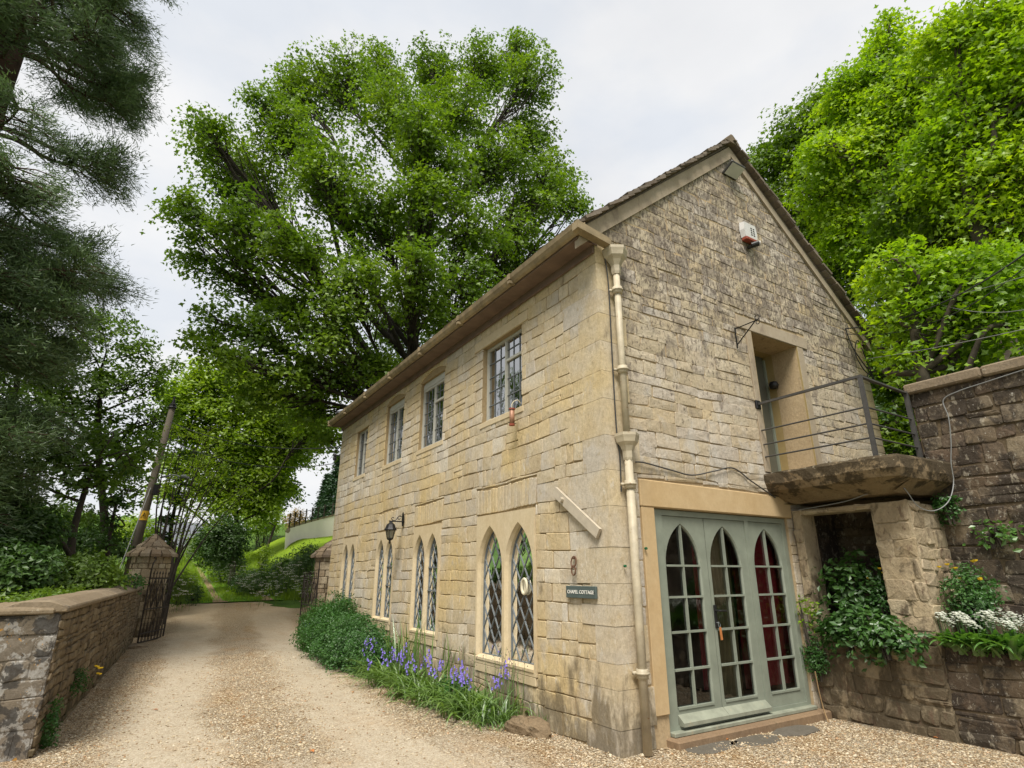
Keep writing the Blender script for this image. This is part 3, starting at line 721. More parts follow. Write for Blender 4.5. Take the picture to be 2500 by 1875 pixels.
    # pale blind and dim board inside
# upper windows
for wi, (a, b, c, d) in enumerate(upper):
    wf = MB(); wf.tone = .5; xf = (.10, .08, .08, .08)[wi]; top = d
    if wi in (1, 2):
        top = d - .13
        pts = [(a, top)] + [(a + (b - a) * t, d + .02 + .11 * (1 - (2 * t - 1) ** 2) * .9) for t in np.linspace(0, 1, 9)][0:0] 
        arc = [(a + (b - a) * (1 + math.cos(t)) / 2, top + .03 + .20 * math.sin(t)) for t in np.linspace(0, math.pi, 11)]
        wf.prism([(a + .01, top), (b - .01, top)] + [(min(max(p[0], a + .01), b - .01), min(p[1], d - .005)) for p in arc][0:11], (xf, 0, 0), Y, Z, (-1, 0, 0), -.02, .03)
    fr = .045
    hA = [(a + fr, c + fr), ((a + b) / 2 - .02, c + fr), ((a + b) / 2 - .02, top - fr), (a + fr, top - fr)]
    tz = c + (top - c) * .70 if wi != 2 else None
    if tz: hs_ = [hA[:]] + [[((a + b) / 2 + .02, c + fr), (b - fr, c + fr), (b - fr, tz - .02), ((a + b) / 2 + .02, tz - .02)], [((a + b) / 2 + .02, tz + .02), (b - fr, tz + .02), (b - fr, top - fr), ((a + b) / 2 + .02, top - fr)]]
    else: hs_ = [hA[:], [((a + b) / 2 + .02, c + fr), (b - fr, c + fr), (b - fr, top - fr), ((a + b) / 2 + .02, top - fr)]]
    # mirror so that the transom sits in the casement nearer the gable
    hs_ = [[(a + b - p[0], p[1]) for p in reversed(h)] for h in hs_]
    wf.plate([(a + .002, c + .002), (b - .002, c + .002), (b - .002, top - .002), (a + .002, top - .002)], hs_, (xf, 0, 0), Y, Z, (-1, 0, 0), .02, -.02)
    wo = wf.build('casement_window', M['white'], cottage)
    for h in hs_:
        u0 = min(p[0] for p in h); u1 = max(p[0] for p in h); v0 = min(p[1] for p in h); v1 = max(p[1] for p in h)
        g_ = MB(); g_.poly([(xf + .012, u0, v0), (xf + .012, u0, v1), (xf + .012, u1, v1), (xf + .012, u1, v0)][::-1]); g_.build('pane', M['upglass'], wo)
        l_ = MB(); nc = 3; nr = max(2, round((v1 - v0) / .235))
        for i in range(1, nc): u = u0 + (u1 - u0) * i / nc; l_.bar((xf + .006, u, v0), (xf + .006, u, v1), .012, .010, up=(1, 0, 0))
        for i in range(1, nr): v = v0 + (v1 - v0) * i / nr; l_.bar((xf + .005, u0, v), (xf + .005, u1, v), .012, .010, up=(1, 0, 0))
        l_.build('lead_lattice', M['lead'], wo)
# French doors: scale from the wall plane to the plane they stand in
YD = .07; kx = (4.71 + YD) / 4.71
fx = lambda x: CAM[0] + (x - CAM[0]) * kx
fz = lambda z: 1.65 + (z - 1.65) * kx
fd = MB(); D = Vector((0, YD, 0)); Nd = Vector((0, -1, 0))
x0, x1 = .668, 3.13
fr_h = [[(fx(.745), .17), (fx(2.185), .17), (fx(2.185), 2.29), (fx(.745), 2.29)], [(fx(2.255), .17), (fx(2.95), .17), (fx(2.95), 2.29), (fx(2.255), 2.29)]]
fd.plate([(x0, .10), (x1, .10), (x1, 2.352), (x0, 2.352)], fr_h, D, X, Z, Nd, .035, -.06)
doorf = fd.build('french_door_frame', M['sage'], cottage)
def leaf(u0, u1, cx, gl):
    m = MB(); hole = lancet(cx, .54 * kx, .31, 1.74, fz(2.19), 8)
    m.plate([(u0 + .003, .172), (u1 - .003, .172), (u1 - .003, 2.286), (u0 + .003, 2.286)], [hole], D, X, Z, Nd, .018, -.03, .012)
    lo = m.build('door_leaf', M['sage'], cottage)
    g_ = MB(); g_.poly([(p[0], YD + .012, p[1]) for p in hole]); g_.build('pane', M['doorglass'], lo)
    b_ = MB()
    b_.bar((cx, YD - .002, .31), (cx, YD - .002, fz(2.18)), .022, .03, up=(0, 1, 0))
    for zz in (1.74, 1.405, 1.045, .675): b_.bar((cx - .275, YD - .004, zz), (cx + .275, YD - .004, zz), .022, .03, up=(0, 1, 0))
    b_.bar((cx - .275, YD - .008, .315), (cx + .275, YD - .008, .315), .022, .04, up=(0, 1, 0))
    b_.build('glazing_bars', M['sage'], lo); return lo
l1 = leaf(fx(.745), fx(1.445), fx(1.05), 0); l2 = leaf(fx(1.45), fx(2.185), fx(1.78), 1); l3 = leaf(fx(2.255), fx(2.95), fx(2.59), 2)
for lo, a, b in ((l1, fx(.76), fx(1.45)), (l2, fx(1.455), fx(2.18))):
    m = MB(); m.hexa([(a, YD - .10, .165), (b, YD - .10, .165), (b, YD - .018, .165), (a, YD - .018, .165), (a, YD - .10, .20), (b, YD - .10, .20), (b, YD - .02, .265), (a, YD - .02, .265)]); m.build('weatherboard', M['sill_paint'], lo)
m = MB(); hx = fx(1.487); m.bbox(hx - .025, hx + .025, YD - .03, YD - .019, 1.06, 1.31, .004)
m.tube([(hx, YD - .03, 1.25), (hx, YD - .075, 1.25), (hx + .03, YD - .085, 1.25), (hx + .115, YD - .085, 1.245)], .010, 8)
m.build('door_handle', M['black'], l2)
m = MB(); m.tube([(hx, YD - .03, 1.12), (hx, YD - .055, 1.12)], .006); m.tube(smooth_path([(hx, YD - .055, 1.13), (hx + .02, YD - .06, 1.10), (hx, YD - .06, 1.07), (hx - .01, YD - .056, 1.10), (hx, YD - .055, 1.13)], 3), .003, 6)
m.mi = 1; m.hexa([(hx + .005, YD - .065, .94), (hx + .035, YD - .065, .94), (hx + .035, YD - .055, .94), (hx + .005, YD - .055, .94), (hx - .002, YD - .065, 1.075), (hx + .024, YD - .065, 1.075), (hx + .024, YD - .055, 1.075), (hx - .002, YD - .055, 1.075)])
tag(m.build('key_fob', [M['lead'], M['fob']], None, (hx, YD - .06, 1.12)), 'tan leather fob on a key left in the lock of the sage green doors', 'key fob')
m = MB(); m.mi = 0; m.tone = .4; m.bbox(.60, 3.22, -.16, .16, -.05, .088, .012); m.build('door_step', M['slabedge'], cottage)
m = MB(); m.bbox(x0 + .01, x1 - .004, -.045, .12, .09, .13, .006); m.build('threshold', M['sill_paint'], cottage)
# upper doorway
m = MB(); m.tone = .3
m.box(4.052, 4.10, -.018, .62, 2.96, 5.06); m.box(2.88, 2.928, -.016, .62, 2.96, 5.06); m.box(2.93, 4.05, -.0, .62, 5.052, 5.10); m.box(2.80, 4.1, .42, .62, 2.90, 2.955)
upd = m.build('upper_doorway', M['reveal'], cottage)
m = MB(); m.box(2.93, 4.01, .58, .62, 2.96, 5.05); m.build('upper_door', M['shadedoor'], upd)
m = MB(); m.box(4.012, 4.05, .555, .62, 2.96, 5.0); m.build('door_frame', M['sage'], upd)
m = MB(); m.lathe([(.01, -.06), (.06, -.05), (.075, 0), (.06, .05), (.01, .06)], (3.98, .42, 4.52), 10); m.build('door_knob', M['black'], upd, smooth=True)
# rooms seen through the glass
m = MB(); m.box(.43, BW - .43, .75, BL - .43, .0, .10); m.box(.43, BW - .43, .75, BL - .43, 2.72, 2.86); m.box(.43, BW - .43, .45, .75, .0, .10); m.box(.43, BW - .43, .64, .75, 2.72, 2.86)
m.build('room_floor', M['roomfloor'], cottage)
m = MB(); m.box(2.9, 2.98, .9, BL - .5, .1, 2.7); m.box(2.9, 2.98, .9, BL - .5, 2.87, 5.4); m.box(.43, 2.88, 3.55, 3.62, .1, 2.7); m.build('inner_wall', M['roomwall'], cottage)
def curtain(xa, xb, y, z0, z1, mat, folds, along='x', amp=.03, gather=0.0):
    m = MB(); n = folds * 8; b0 = 0
    for k in range(7):
        t = k / 6; z_ = z1 + (z0 - z1) * t
        for i in range(n + 1):
            s_ = i / n; u = xa + (xb - xa) * (s_ * (1 - gather * math.sin(math.pi * t)))
            q = y + amp * math.sin(s_ * folds * 2 * math.pi + k * .15)
            m.v.append((u, q, z_) if along == 'x' else (q, u, z_))
    for k in range(6):
        for i in range(n): a_ = k * (n + 1) + i; m.face([a_, a_ + 1, a_ + n + 2, a_ + n + 1])
    return m.build('curtain', mat, cottage, smooth=True)
curtain(.70, 1.02, .24, .14, 2.5, M['beigecurtain'], 4, gather=.25)
curtain(2.25, 1.70, .30, .14, 2.5, M['olivecurtain'], 5, gather=.35)
curtain(2.2, 3.3, .22, .35, 2.5, M['redcurtain'], 9, amp=.02)
curtain(1.75, 2.2, .46, .35, 2.5, M['redcurtain'], 5, amp=.02)
for (a, b, c, d) in upper:
    curtain(a - .05, a + .22, .42, c - .1, d + .05, M['beigecurtain'], 3, 'y'); curtain(b + .05, b - .26, .42, c - .1, d + .05, M['beigecurtain'], 3, 'y')
for (a, b, c, d, lights, *_r) in lanc:
    m = MB(); m.box(.34, .36, a, b, c + 0.9, c + 1.25); m.build('window_shelf', M['roomwall'], cottage)
m = MB(); m.tube(smooth_path([(.05, 1.75 + .06 * math.cos(t), 1.50 + .09 * math.sin(t)) for t in np.linspace(0, 2 * math.pi, 13)], 2), .018, 6); m.bar((.05, 1.75, 1.42), (.05, 1.75, 1.58), .012)
tag(m.build('wooden_ring', M['rope'], None, (.10, 1.75, 1.5)), 'pale oval wooden ornament hanging in the diamond-leaded window nearest the corner', 'ornament')
# ------------------------------------------------------------------ things fixed to the cottage
def text_mesh(txt, size, mat, name, parent, org, U, Vv, N, ext=.003, bold=0.0):
    cu = bpy.data.curves.new('t', 'FONT'); cu.body = txt; cu.size = size; cu.align_x = 'CENTER'; cu.align_y = 'CENTER'; cu.extrude = ext; cu.offset = bold; cu.space_character = 1.08
    o = bpy.data.objects.new('t', cu); C.objects.link(o); bpy.context.view_layer.update()
    me = bpy.data.meshes.new_from_object(o.evaluated_get(bpy.context.evaluated_depsgraph_get())); bpy.data.objects.remove(o)
    vs = [Vector(org) + Vector(U) * v.co.x + Vector(Vv) * v.co.y + Vector(N) * v.co.z for v in me.vertices]
    mb = MB(); mb.v = [tuple(v) for v in vs]
    for p in me.polygons: mb.face(list(p.vertices))
    bpy.data.meshes.remove(me); return mb.build(name, mat, parent)
sg = thing('name_sign', (-.03, .48, 1.46), 'dark slate name board with white capital letters reading CHAPEL COTTAGE', 'sign')
m = MB(); m.bbox(-.050, -.022, .222, .738, 1.40, 1.525, .004); m.build('board', M['signslate'], sg)
text_mesh('CHAPEL COTTAGE', .051, M['letter'], 'lettering', sg, (-.052, .48, 1.462), (0, -1, 0), (0, 0, 1), (-1, 0, 0), .0015, .0006)
for yy in (.24, .72): m = MB(); m.tube([(-.05, yy, 1.462), (-.054, yy, 1.462)], .006); m.build('screw', M['black'], sg)
# tie bar
m = MB(); A = onx(1362, 1200); B = onx(1470, 1303); A[0] = B[0] = -.045; m.bar(A, B, .115, .035, up=(1, 0, 0)); mid = A + (B - A) * .22
tb = m.build('timber_tie_bar', M['tiebar'], None, tuple(mid)); tag(tb, 'pale limewashed timber bar bolted slantwise near the cottage corner', 'timber bar')
m = MB(); m.tube([(-.06, mid[1], mid[2]), (-.10, mid[1], mid[2])], .028, 8); m.build('bolt', M['tiebar'], tb)
# iron ring
m = MB(); rc = onx(1408, 1372); m.tube([(rc[0], rc[1], rc[2] + .04), (rc[0] - .05, rc[1], rc[2] + .04)], .012)
m.tube(smooth_path([(-.045 + .01 * math.sin(t), rc[1] + .045 * math.cos(t), rc[2] + .0 + .06 * math.sin(t)) for t in np.linspace(0, 2 * math.pi, 11)], 2), .008, 6)
m.tube(smooth_path([(-.05, rc[1] + .035 * math.cos(t), rc[2] - .09 + .05 * math.sin(t)) for t in np.linspace(0, 2 * math.pi, 11)], 2), .008, 6)
tag(m.build('tether_ring', M['rust'], None, tuple(rc)), 'rusty tether ring fixed to the wall above the name board', 'ring')
# wall lantern
lc = onx(988, 1268); ly = lc[1]; lz = lc[2]
lan = thing('wall_lantern', (0, ly, lz), 'black hanging lantern on a scrolled wall bracket between the far pointed windows', 'lamp')
m = MB(); m.lathe([(.0, -.13), (.02, -.13), (.05, -.07), (.055, 0), (.05, .07), (.02, .13), (0, .13)], (0, 0, 0), 12)
m.v = [(-.018 - max(0, .03 - abs(v[0]) * .3) * .6 - (0.0 if v[0] > 0 else .01), ly + v[1], lz + v[2]) for v in m.v]; m.build('wall_plate', M['iron'], lan)
ax = -.27
m = MB(); m.tube([(-.03, ly, lz - .045), (ax - .04, ly, lz - .045)], .011, 8)
m.tube(smooth_path([(-.05, ly, lz + .035), (-.10, ly, lz + .06), (-.14, ly, lz + .02), (-.11, ly, lz - .01), (-.09, ly, lz + .02)], 5), .007, 6)
m.tube(smooth_path([(-.09, ly, lz + .05), (-.13, ly, lz + .045), (-.18, ly, lz - .02), (-.23, ly, lz - .03), (-.265, ly, lz + .0), (-.24, ly, lz + .03), (-.22, ly, lz + .01)], 5), .007, 6)
m.build('scroll_bracket', M['iron'], lan)
lz2 = lz - .16
m = MB(); m.lathe([(.0, .10), (.03, .10), (.035, .075), (.08, .04), (.105, -.02), (.125, -.05), (.125, -.062), (.0, -.062)], (ax, ly, lz2 + .01), 8)
m.tube([(ax, ly, lz2 + .10), (ax, ly, lz - .045)], .012); m.build('lamp_shade', M['iron'], lan)
m = MB(); m.lathe([(.092, -.062), (.055, -.20)], (ax, ly, lz2), 6); m.build('lamp_glass', M['lampglass'], lan)
m = MB()
for k in range(6):
    t = math.pi * 2 * k / 6; m.bar((ax + .096 * math.cos(t), ly + .096 * math.sin(t), lz2 - .05), (ax + .058 * math.cos(t), ly + .058 * math.sin(t), lz2 - .205), .009)
m.lathe([(.062, -.20), (.062, -.215), (.03, -.235), (.012, -.25), (.018, -.27), (.006, -.30), (.0, -.30)], (ax, ly, lz2), 10); m.build('cage', M['iron'], lan)
# bird feeder
fc = onx(1250, 1015, -.14)
bf = thing('bird_feeder', tuple(fc), 'copper-coloured tube bird feeder hooked below the nearest upper window', 'bird feeder')
m = MB(); m.lathe([(.035, -.12), (.036, .10)], tuple(fc), 12); m.build('seed_tube', M['copper'], bf, smooth=True)
m = MB(); m.lathe([(.0, .115), (.045, .105), (.047, .09), (.036, .088)], tuple(fc), 12); m.build('cap', M['alarmred'], bf); m = MB(); m.lathe([(.036, -.118), (.04, -.122), (.04, -.14), (.0, -.15)], tuple(fc), 12); m.build('base', M['alarmred'], bf)
m = MB(); m.bar(fc + [0, -.07, -.10], fc + [0, .07, -.10], .008); m.bar(fc + [-.07, 0, -.10], fc + [.07, 0, -.10], .008); m.build('perch', M['black'], bf)
m = MB(); m.tube(smooth_path([fc + [0, 0, .11], fc + [0.0, 0, .17], fc + [.04, .0, .22], fc + [.10, 0, .24], fc + [.14, 0, .20]], 4), .006, 6); m.build('hook', M['rope'], bf)
# alarm box
def gp(x, y, Yp=0.0): return ony(x, y, Yp)
ac = gp(1820, 575); ax_, az_ = ac[0], ac[2]
al = thing('alarm_box', (ax_, 0, az_), 'faded white and red burglar alarm box high on the gable', 'alarm')
m = MB(); hexp = lambda d, s: [(ax_ - .15 * s, -d, az_ - .11 * s), (ax_ + .15 * s, -d, az_ - .11 * s), (ax_ + .17 * s, -d, az_ + .02), (ax_ + .15 * s, -d, az_ + .17 * s), (ax_ - .15 * s, -d, az_ + .17 * s), (ax_ - .17 * s, -d, az_ + .02)]
def loft(m, A, B):
    n = len(A)
    for i in range(n): j = (i + 1) % n; m.poly([A[i], A[j], B[j], B[i]])
    m.poly(B)
loft(m, hexp(.02, 1), hexp(.10, .92)); m.build('cover', M['alarmwhite'], al)
m = MB(); m.bbox(ax_ - .15, ax_ + .15, -.118, -.022, az_ - .165, az_ - .112, .008); m.build('red_base', M['alarmred'], al)
for i in range(4):
    for j in range(2): m = MB(); m.box(ax_ + .0 + j * .06, ax_ + .035 + j * .06, -.1035, -.1005, az_ - .05 + i * .04, az_ - .03 + i * .04); m.build('vent_slot', M['black'], al)
# security sensor
sn = MB(); sn.tube([(ax_ - .02, -.03, az_ - .25), (ax_ - .02, -.10, az_ - .25)], .03, 10); sn.tube([(ax_ - .02, -.10, az_ - .24), (ax_ + .03, -.19, az_ - .23)], .045, 10); sn.mi = 1; sn.tube([(ax_ + .03, -.191, az_ - .23), (ax_ + .04, -.20, az_ - .23)], .035, 10)
tag(sn.build('motion_sensor', [M['black'], M['alarmwhite']], None, (ax_, -.05, az_ - .25)), 'small black movement sensor just under the alarm box', 'sensor')
# floodlight
fl = gp(1793, 417, -.12)
fo = thing('floodlight', tuple(fl), 'flat rectangular floodlight near the gable apex', 'floodlight')
m = MB(); U_ = Vector((1, 0, 0)); V_ = Vector((0, -.75, .40)).normalized(); N_ = U_.cross(V_) * -1
if N_.z > 0: N_ = -N_
c0 = Vector(fl)
m.prism([(-.17, -.12), (.17, -.12), (.17, .12), (-.17, .12)], c0, U_, V_, -N_, -.005, .045, .012); m.build('housing', M['railing'], fo)
m = MB(); m.prism([(-.15, -.10), (.15, -.10), (.15, .10), (-.15, .10)], c0, U_, V_, -N_, -.011, -.006); m.build('lens', M['alarmwhite'], fo)
for s_ in (-.1, .1): m = MB(); m.bar(c0 + Vector((s_, .0, 0)), c0 + Vector((s_, .12, -.05)), .02); m.build('bracket', M['iron'], fo)
# hanging bracket with scroll
bp = gp(1790, 805); bx, bz = bp[0], bp[2]
m = MB(); m.bar((bx, -.03, bz + .02), (bx, -.03, bz - .30), .018, .01); m.bar((bx, -.03, bz + .0), (bx, -.38, bz + .0), .012); m.bar((bx, -.03, bz - .25), (bx, -.38, bz + .01), .012)
for q, s_ in (((-.40, .04), .035), ((-.40, -.035), .028)): m.tube([(bx, q[0] + s_ * math.cos(t), bz + q[1] + s_ * math.sin(t)) for t in np.linspace(0, 2 * math.pi, 11)], .006, 6)
tag(m.build('hanging_bracket', M['iron'], None, (bx, 0, bz - .1)), 'black iron hanging-basket bracket left of the upper doorway', 'bracket')

# ------------------------------------------------------------------ landing, niche wall, railing
rng = random.Random(21)
def rwall(mb, O, U, N, W, H, holes, thick, hs, ws, mi=0, mo=1, rough=.008, dep=(.008, .022), gap=(.003, .008)):
    O = Vector(O); U = Vector(U); N = Vector(N)
    wall_core(mb, W, H, holes, O, U, Z, N, thick, mo)
    for (u0, v0, u1, v1) in courses(W, H, hs, ws, holes, rng):
        stone_block(mb, [(u0, v0), (u1, v0), (u1, v1), (u0, v1)], O, U, Z, N, rng.uniform(*dep), rng, rng.uniform(*gap), rng.uniform(.006, .012), rough, mi, None, .02)
NX = 3.24
land = thing('stone_landing', (NX, -.75, 0), 'old concrete landing slab on a rough stone niche and pier beside the sage doors', 'landing')
m = MB()
# front face: u runs towards the viewer (-y), outward -x
rwall(m, (NX, -.025, 0), (0, -1, 0), (-1, 0, 0), 1.44, 2.46, [(.12, 1.02, .86, 2.40)], .30, (.12, .24), (.16, .40), rough=.013)
rwall(m, (NX + .012, -1.463, 0), (1, 0, 0), (0, -1, 0), .85, 2.44, [], .28, (.12, .24), (.16, .38), rough=.013)
m.build('niche_wall', [M['pierstone'], M['pierstone']], land)
m = MB(); rwall(m, (NX + .95, -.03, .80), (0, -1, 0), (-1, 0, 0), 1.4, 1.7, [], .2, (.12, .2), (.2, .4))
m.box(NX + .30, NX + .95, -.05, -.03, .8, 2.5); m.build('niche_back', [M['darkstone'], M['darkmortar']], land)
m = MB(); m.box(NX + .02, NX + .95, -1.40, -.06, .70, .80); m.build('soil', M['soil'], land)
m = MB(); m.tone = .5
# corbelled slab outline (x, y) extruded in z with a battered front lip
top = [(2.78, .0), (2.76, -.6), (2.74, -1.50), (2.84, -1.64), (3.6, -1.70), (4.3, -1.72), (4.9, -1.4), (4.9, .0)]
lev = [(2.93, 0.0), (2.90, -.02), (2.78, -.01), (2.69, .04), (2.63, .22), (2.55, .42)]
rr = random.Random(4); sub = []
for i in range(len(top)):
    a_, b_ = top[i], top[(i + 1) % len(top)]; nn = max(1, int(math.hypot(b_[0] - a_[0], b_[1] - a_[1]) / .12))
    for k in range(nn): sub.append((a_[0] + (b_[0] - a_[0]) * k / nn, a_[1] + (b_[1] - a_[1]) * k / nn))
cx_, cy_ = 3.9, -.8; n = len(sub); b0 = len(m.v)
for (z_, ins) in lev:
    for (x_, y_) in sub:
        j_ = rr.uniform(-.012, .012)
        xx = x_ + (ins + j_ if x_ < 3.0 else 0); yy = y_ + (ins * .6 + j_ if y_ < -1.3 else 0)
        m.v.append((xx, min(yy, -.0), z_ + rr.uniform(-.008, .008)))
for r_ in range(len(lev) - 1):
    for i in range(n): j = (i + 1) % n; m.face([b0 + r_ * n + i, b0 + r_ * n + j, b0 + (r_ + 1) * n + j, b0 + (r_ + 1) * n + i])
m.face([b0 + i for i in reversed(range(n))]); m.face([b0 + (len(lev) - 1) * n + i for i in range(n)])
m.build('slab', M['concrete'], land)
rl = thing('railing', (2.84, -1.42, 2.93), 'grey metal railing round the landing outside the upper doorway', 'railing')
XA, YB, X2 = 2.84, -1.42, 3.93
m = MB(); m.bar((XA, .06, 3.915), (XA, YB, 3.915), .035, .03); m.bar((XA, YB, 3.915), (X2, YB, 3.88), .045, .02); m.build('top_rail', M['railing'], rl)
m = MB(); m.bar((XA, YB, 2.86), (XA, YB, 3.93), .05, .03); m.build('post', M['railing'], rl)
m = MB(); m.bar((X2, YB, 2.86), (X2, YB, 3.90), .055, .035); m.build('post', M['railing'], rl)
for z_ in (3.16, 3.33, 3.53): m = MB(); m.tube([(XA, .02, z_ + .005), (XA, YB, z_)], .011, 8); m.tube([(XA, YB, z_), (X2, YB, z_)], .011, 8); m.build('rail', M['railing'], rl)
m = MB(); m.bbox(XA - .05, XA + .05, -.035, .0, 3.84, 3.97, .01); m.build('wall_fixing', M['iron'], rl)

# ------------------------------------------------------------------ retaining walls on the right
hw = thing('retaining_wall', (4.0, -1.5, 0), 'tall blackened stone retaining wall behind the white-flowered bed', 'wall')
m = MB(); HWX = 4.0
rwall(m, (HWX, -1.44, 0), (0, -1, 0), (-1, 0, 0), 4.8, 3.86, [], .5, (.13, .26), (.2, .5), rough=.011)
rwall(m, (HWX + .5, -1.435, 0), (-1, 0, 0), (0, 1, 0), .49, 3.85, [], .3, (.18, .3), (.2, .4))
m.build('wall_face', [M['darkstone'], M['darkmortar']], hw)
m = MB(); y = -1.40
while y > -6.2:
    w_ = rng.uniform(.5, .9); m.tone = rng.random(); b_ = .0
    zt = 3.862; m.prism([(y - w_ + .004, zt), (y, zt), (y, zt + .13), (y - w_ + .004, zt + .13 + .004)], (HWX + .55, 0, 0), Y, Z, (-1, 0, 0), 0, .63, .02); y -= w_
m.build('coping', M['coping'], hw)
lw = thing('low_wall', (3.3, -2, 0), 'low dark stone wall holding up the bed of white flowers', 'wall')
m = MB(); rwall(m, (NX + .03, -1.47, 0), (.06, -1, 0), (-1, -.06, 0), 4.6, .90, [], .3, (.10, .22), (.2, .5), rough=.013); m.build('wall_face', [M['darkstone'], M['darkmortar']], lw)
m = MB(); m.box(NX + .25, HWX + .02, -6.0, -1.47, .70, .86); m.build('soil', M['soil'], lw)

# ------------------------------------------------------------------ boundary wall on the left with coping
bwl = thing('boundary_wall', (-4.5, 8, 0), 'brown rubble boundary wall with humped coping running back to the gate', 'wall')
A = Vector((-4.75, 2.95, 0)); B = Vector((-4.05, 13.25, 0)); U = (B - A).normalized(); Nn = Vector((U.y, -U.x, 0)); Lw = (B - A).length
m = MB(); rwall(m, A, U, Nn, Lw, 1.28, [], .45, (.055, .12), (.12, .40), 0, 1, .008, (.008, .03), (.004, .009))
E1 = Vector((-6.6, 2.80, 0)); U2 = (A - E1).normalized(); N2 = Vector((U2.y, -U2.x, 0)); L2 = (A - E1).length
m2 = MB(); rwall(m2, E1, U2, N2, L2, 1.26, [], .45, (.16, .30), (.2, .42), 0, 1, .008, (.004, .014), (.002, .006))
m2.build('end_face', [M['lichenstone'], M['lichenstone']], bwl)
# quoins on the corner
m.build('wall_face', [M['rubble'], M['darkmortar']], bwl)
m = MB(); s_ = -.02; rg = random.Random(9)
def cop(m, P, U, N, L, zb, segs=(.5, .9), w0=-.05, w1=.5):
    s = -.04
    while s < L:
        w = min(rg.uniform(*segs), L + .04 - s); m.tone = rg.random(); hh = rg.uniform(-.01, .01)
        prof = [(w0, zb), (w1, zb), (w1, zb + .05), ((w0 + w1) / 2 + .12, zb + .12 + hh), ((w0 + w1) / 2 - .12, zb + .12 + hh), (w0, zb + .05)]
        m.prism([(-p[0], p[1]) for p in prof][::-1], P + U * (s + .003), N, Z, U, 0, w - .006, .012); s += w
cop(m, A, U, Nn, Lw, 1.283); cop(m, E1, U2, N2, L2 - .1, 1.268, w0=-.045); m.build('coping', M['coping'], bwl)

# ------------------------------------------------------------------ gate piers
def pier(cx, cy, z0, label, seed, r=.54, n=10):
    t = thing('gate_pier', (cx, cy, z0), label, 'gate pier'); rg = random.Random(seed)
    m = MB(); m.mi = 1; H = 2.12 - z0
    m.lathe([(r - .02, 0), (r - .02, H)], (cx, cy, z0), n)
    v = 0
    while v < H - .05:
        h = min(rg.uniform(.12, .26), H - v)
        if H - v - h < .06: h = H - v
        off = rg.uniform(0, .6); a = 0.0
        while a < 2 * math.pi - .01:
            da = min(rg.uniform(.35, .8), 2 * math.pi - a)
            if 2 * math.pi - a - da < .2: da = 2 * math.pi - a
            m.mi = 0; m.tone = rg.random(); k = 4; g_ = .012; b0 = len(m.v); ro = r + rg.uniform(.0, .025)
            for (rad, e) in ((r - .03, g_), (ro - .008, g_), (ro, g_ + .012)):
                for i in range(k + 1):
                    aa = off + a + e / r + (da - 2 * e / r) * i / k
                    for zz in (v + e * .6, v + h - e * .6): m.v.append((cx + rad * math.cos(aa), cy + rad * math.sin(aa), z0 + zz))
            K = 2 * (k + 1)
            for i in range(k): m.face([b0 + 2 * K + 2 * i, b0 + 2 * K + 2 * i + 2, b0 + 2 * K + 2 * i + 3, b0 + 2 * K + 2 * i + 1])
            for q in (0, 1):
                for i in range(k):
                    m.face([b0 + q * K + 2 * i, b0 + q * K + 2 * i + 2, b0 + (q + 1) * K + 2 * i + 2, b0 + (q + 1) * K + 2 * i])
                    m.face([b0 + q * K + 2 * i + 3, b0 + q * K + 2 * i + 1, b0 + (q + 1) * K + 2 * i + 1, b0 + (q + 1) * K + 2 * i + 3])
                m.face([b0 + q * K, b0 + (q + 1) * K, b0 + (q + 1) * K + 1, b0 + q * K + 1]); m.face([b0 + q * K + 2 * k + 1, b0 + (q + 1) * K + 2 * k + 1, b0 + (q + 1) * K + 2 * k, b0 + q * K + 2 * k])
            a += da
        v += h
    m.build('shaft', [M['pierstone'], M['mortar']], t)
    m = MB(); rows = 5; zt = z0 + H; m.tone = .3; m.lathe([(r + .05, .0), (.04, .50)], (cx, cy, zt), 14)
    for k in range(rows):
        f = k / rows; R0 = (r + .14) * (1 - f) + .08 * f; R1 = (r + .13) * (1 - (k + 1.35) / rows) + .03; z_ = zt - .02 + .52 * f; z2 = z_ + .52 / rows * 1.25
        R1 = max(R1, .02); nn = max(6, int(14 * (1 - f * .7))); off = rg.uniform(0, 1)
        for i in range(nn):
            a0 = off + 2 * math.pi * i / nn + .03; a1 = off + 2 * math.pi * (i + 1) / nn - .03; m.tone = rg.random(); rj = R0 + rg.uniform(-.035, .04); th = rg.uniform(.055, .085)
            q = lambda rr_, aa, zz: (cx + rr_ * math.cos(aa), cy + rr_ * math.sin(aa), zz)
            m.hexa([q(rj, a0, z_), q(rj, a1, z_), q(R1, a1, z2), q(R1, a0, z2), q(rj, a0, z_ + th), q(rj, a1, z_ + th), q(R1, a1, z2 + th), q(R1, a0, z2 + th)])
    m.lathe([(.10, .46), (.07, .53), (.0, .57)], (cx, cy, zt), 8)
    m.build('tiled_cap', M['slate'], t); return t
pl_ = at(354, 1450, 19.3)
pier(pl_[0], pl_[1], -.05, 'round stone gate pier with conical stone-tiled cap, left of the drive', 3, r=.47)
pr_ = at(808, 1450, 18.4)
pier(pr_[0], pr_[1], -.05, 'round stone gate pier with tiled cap tight against the cottage end', 4, r=.52)
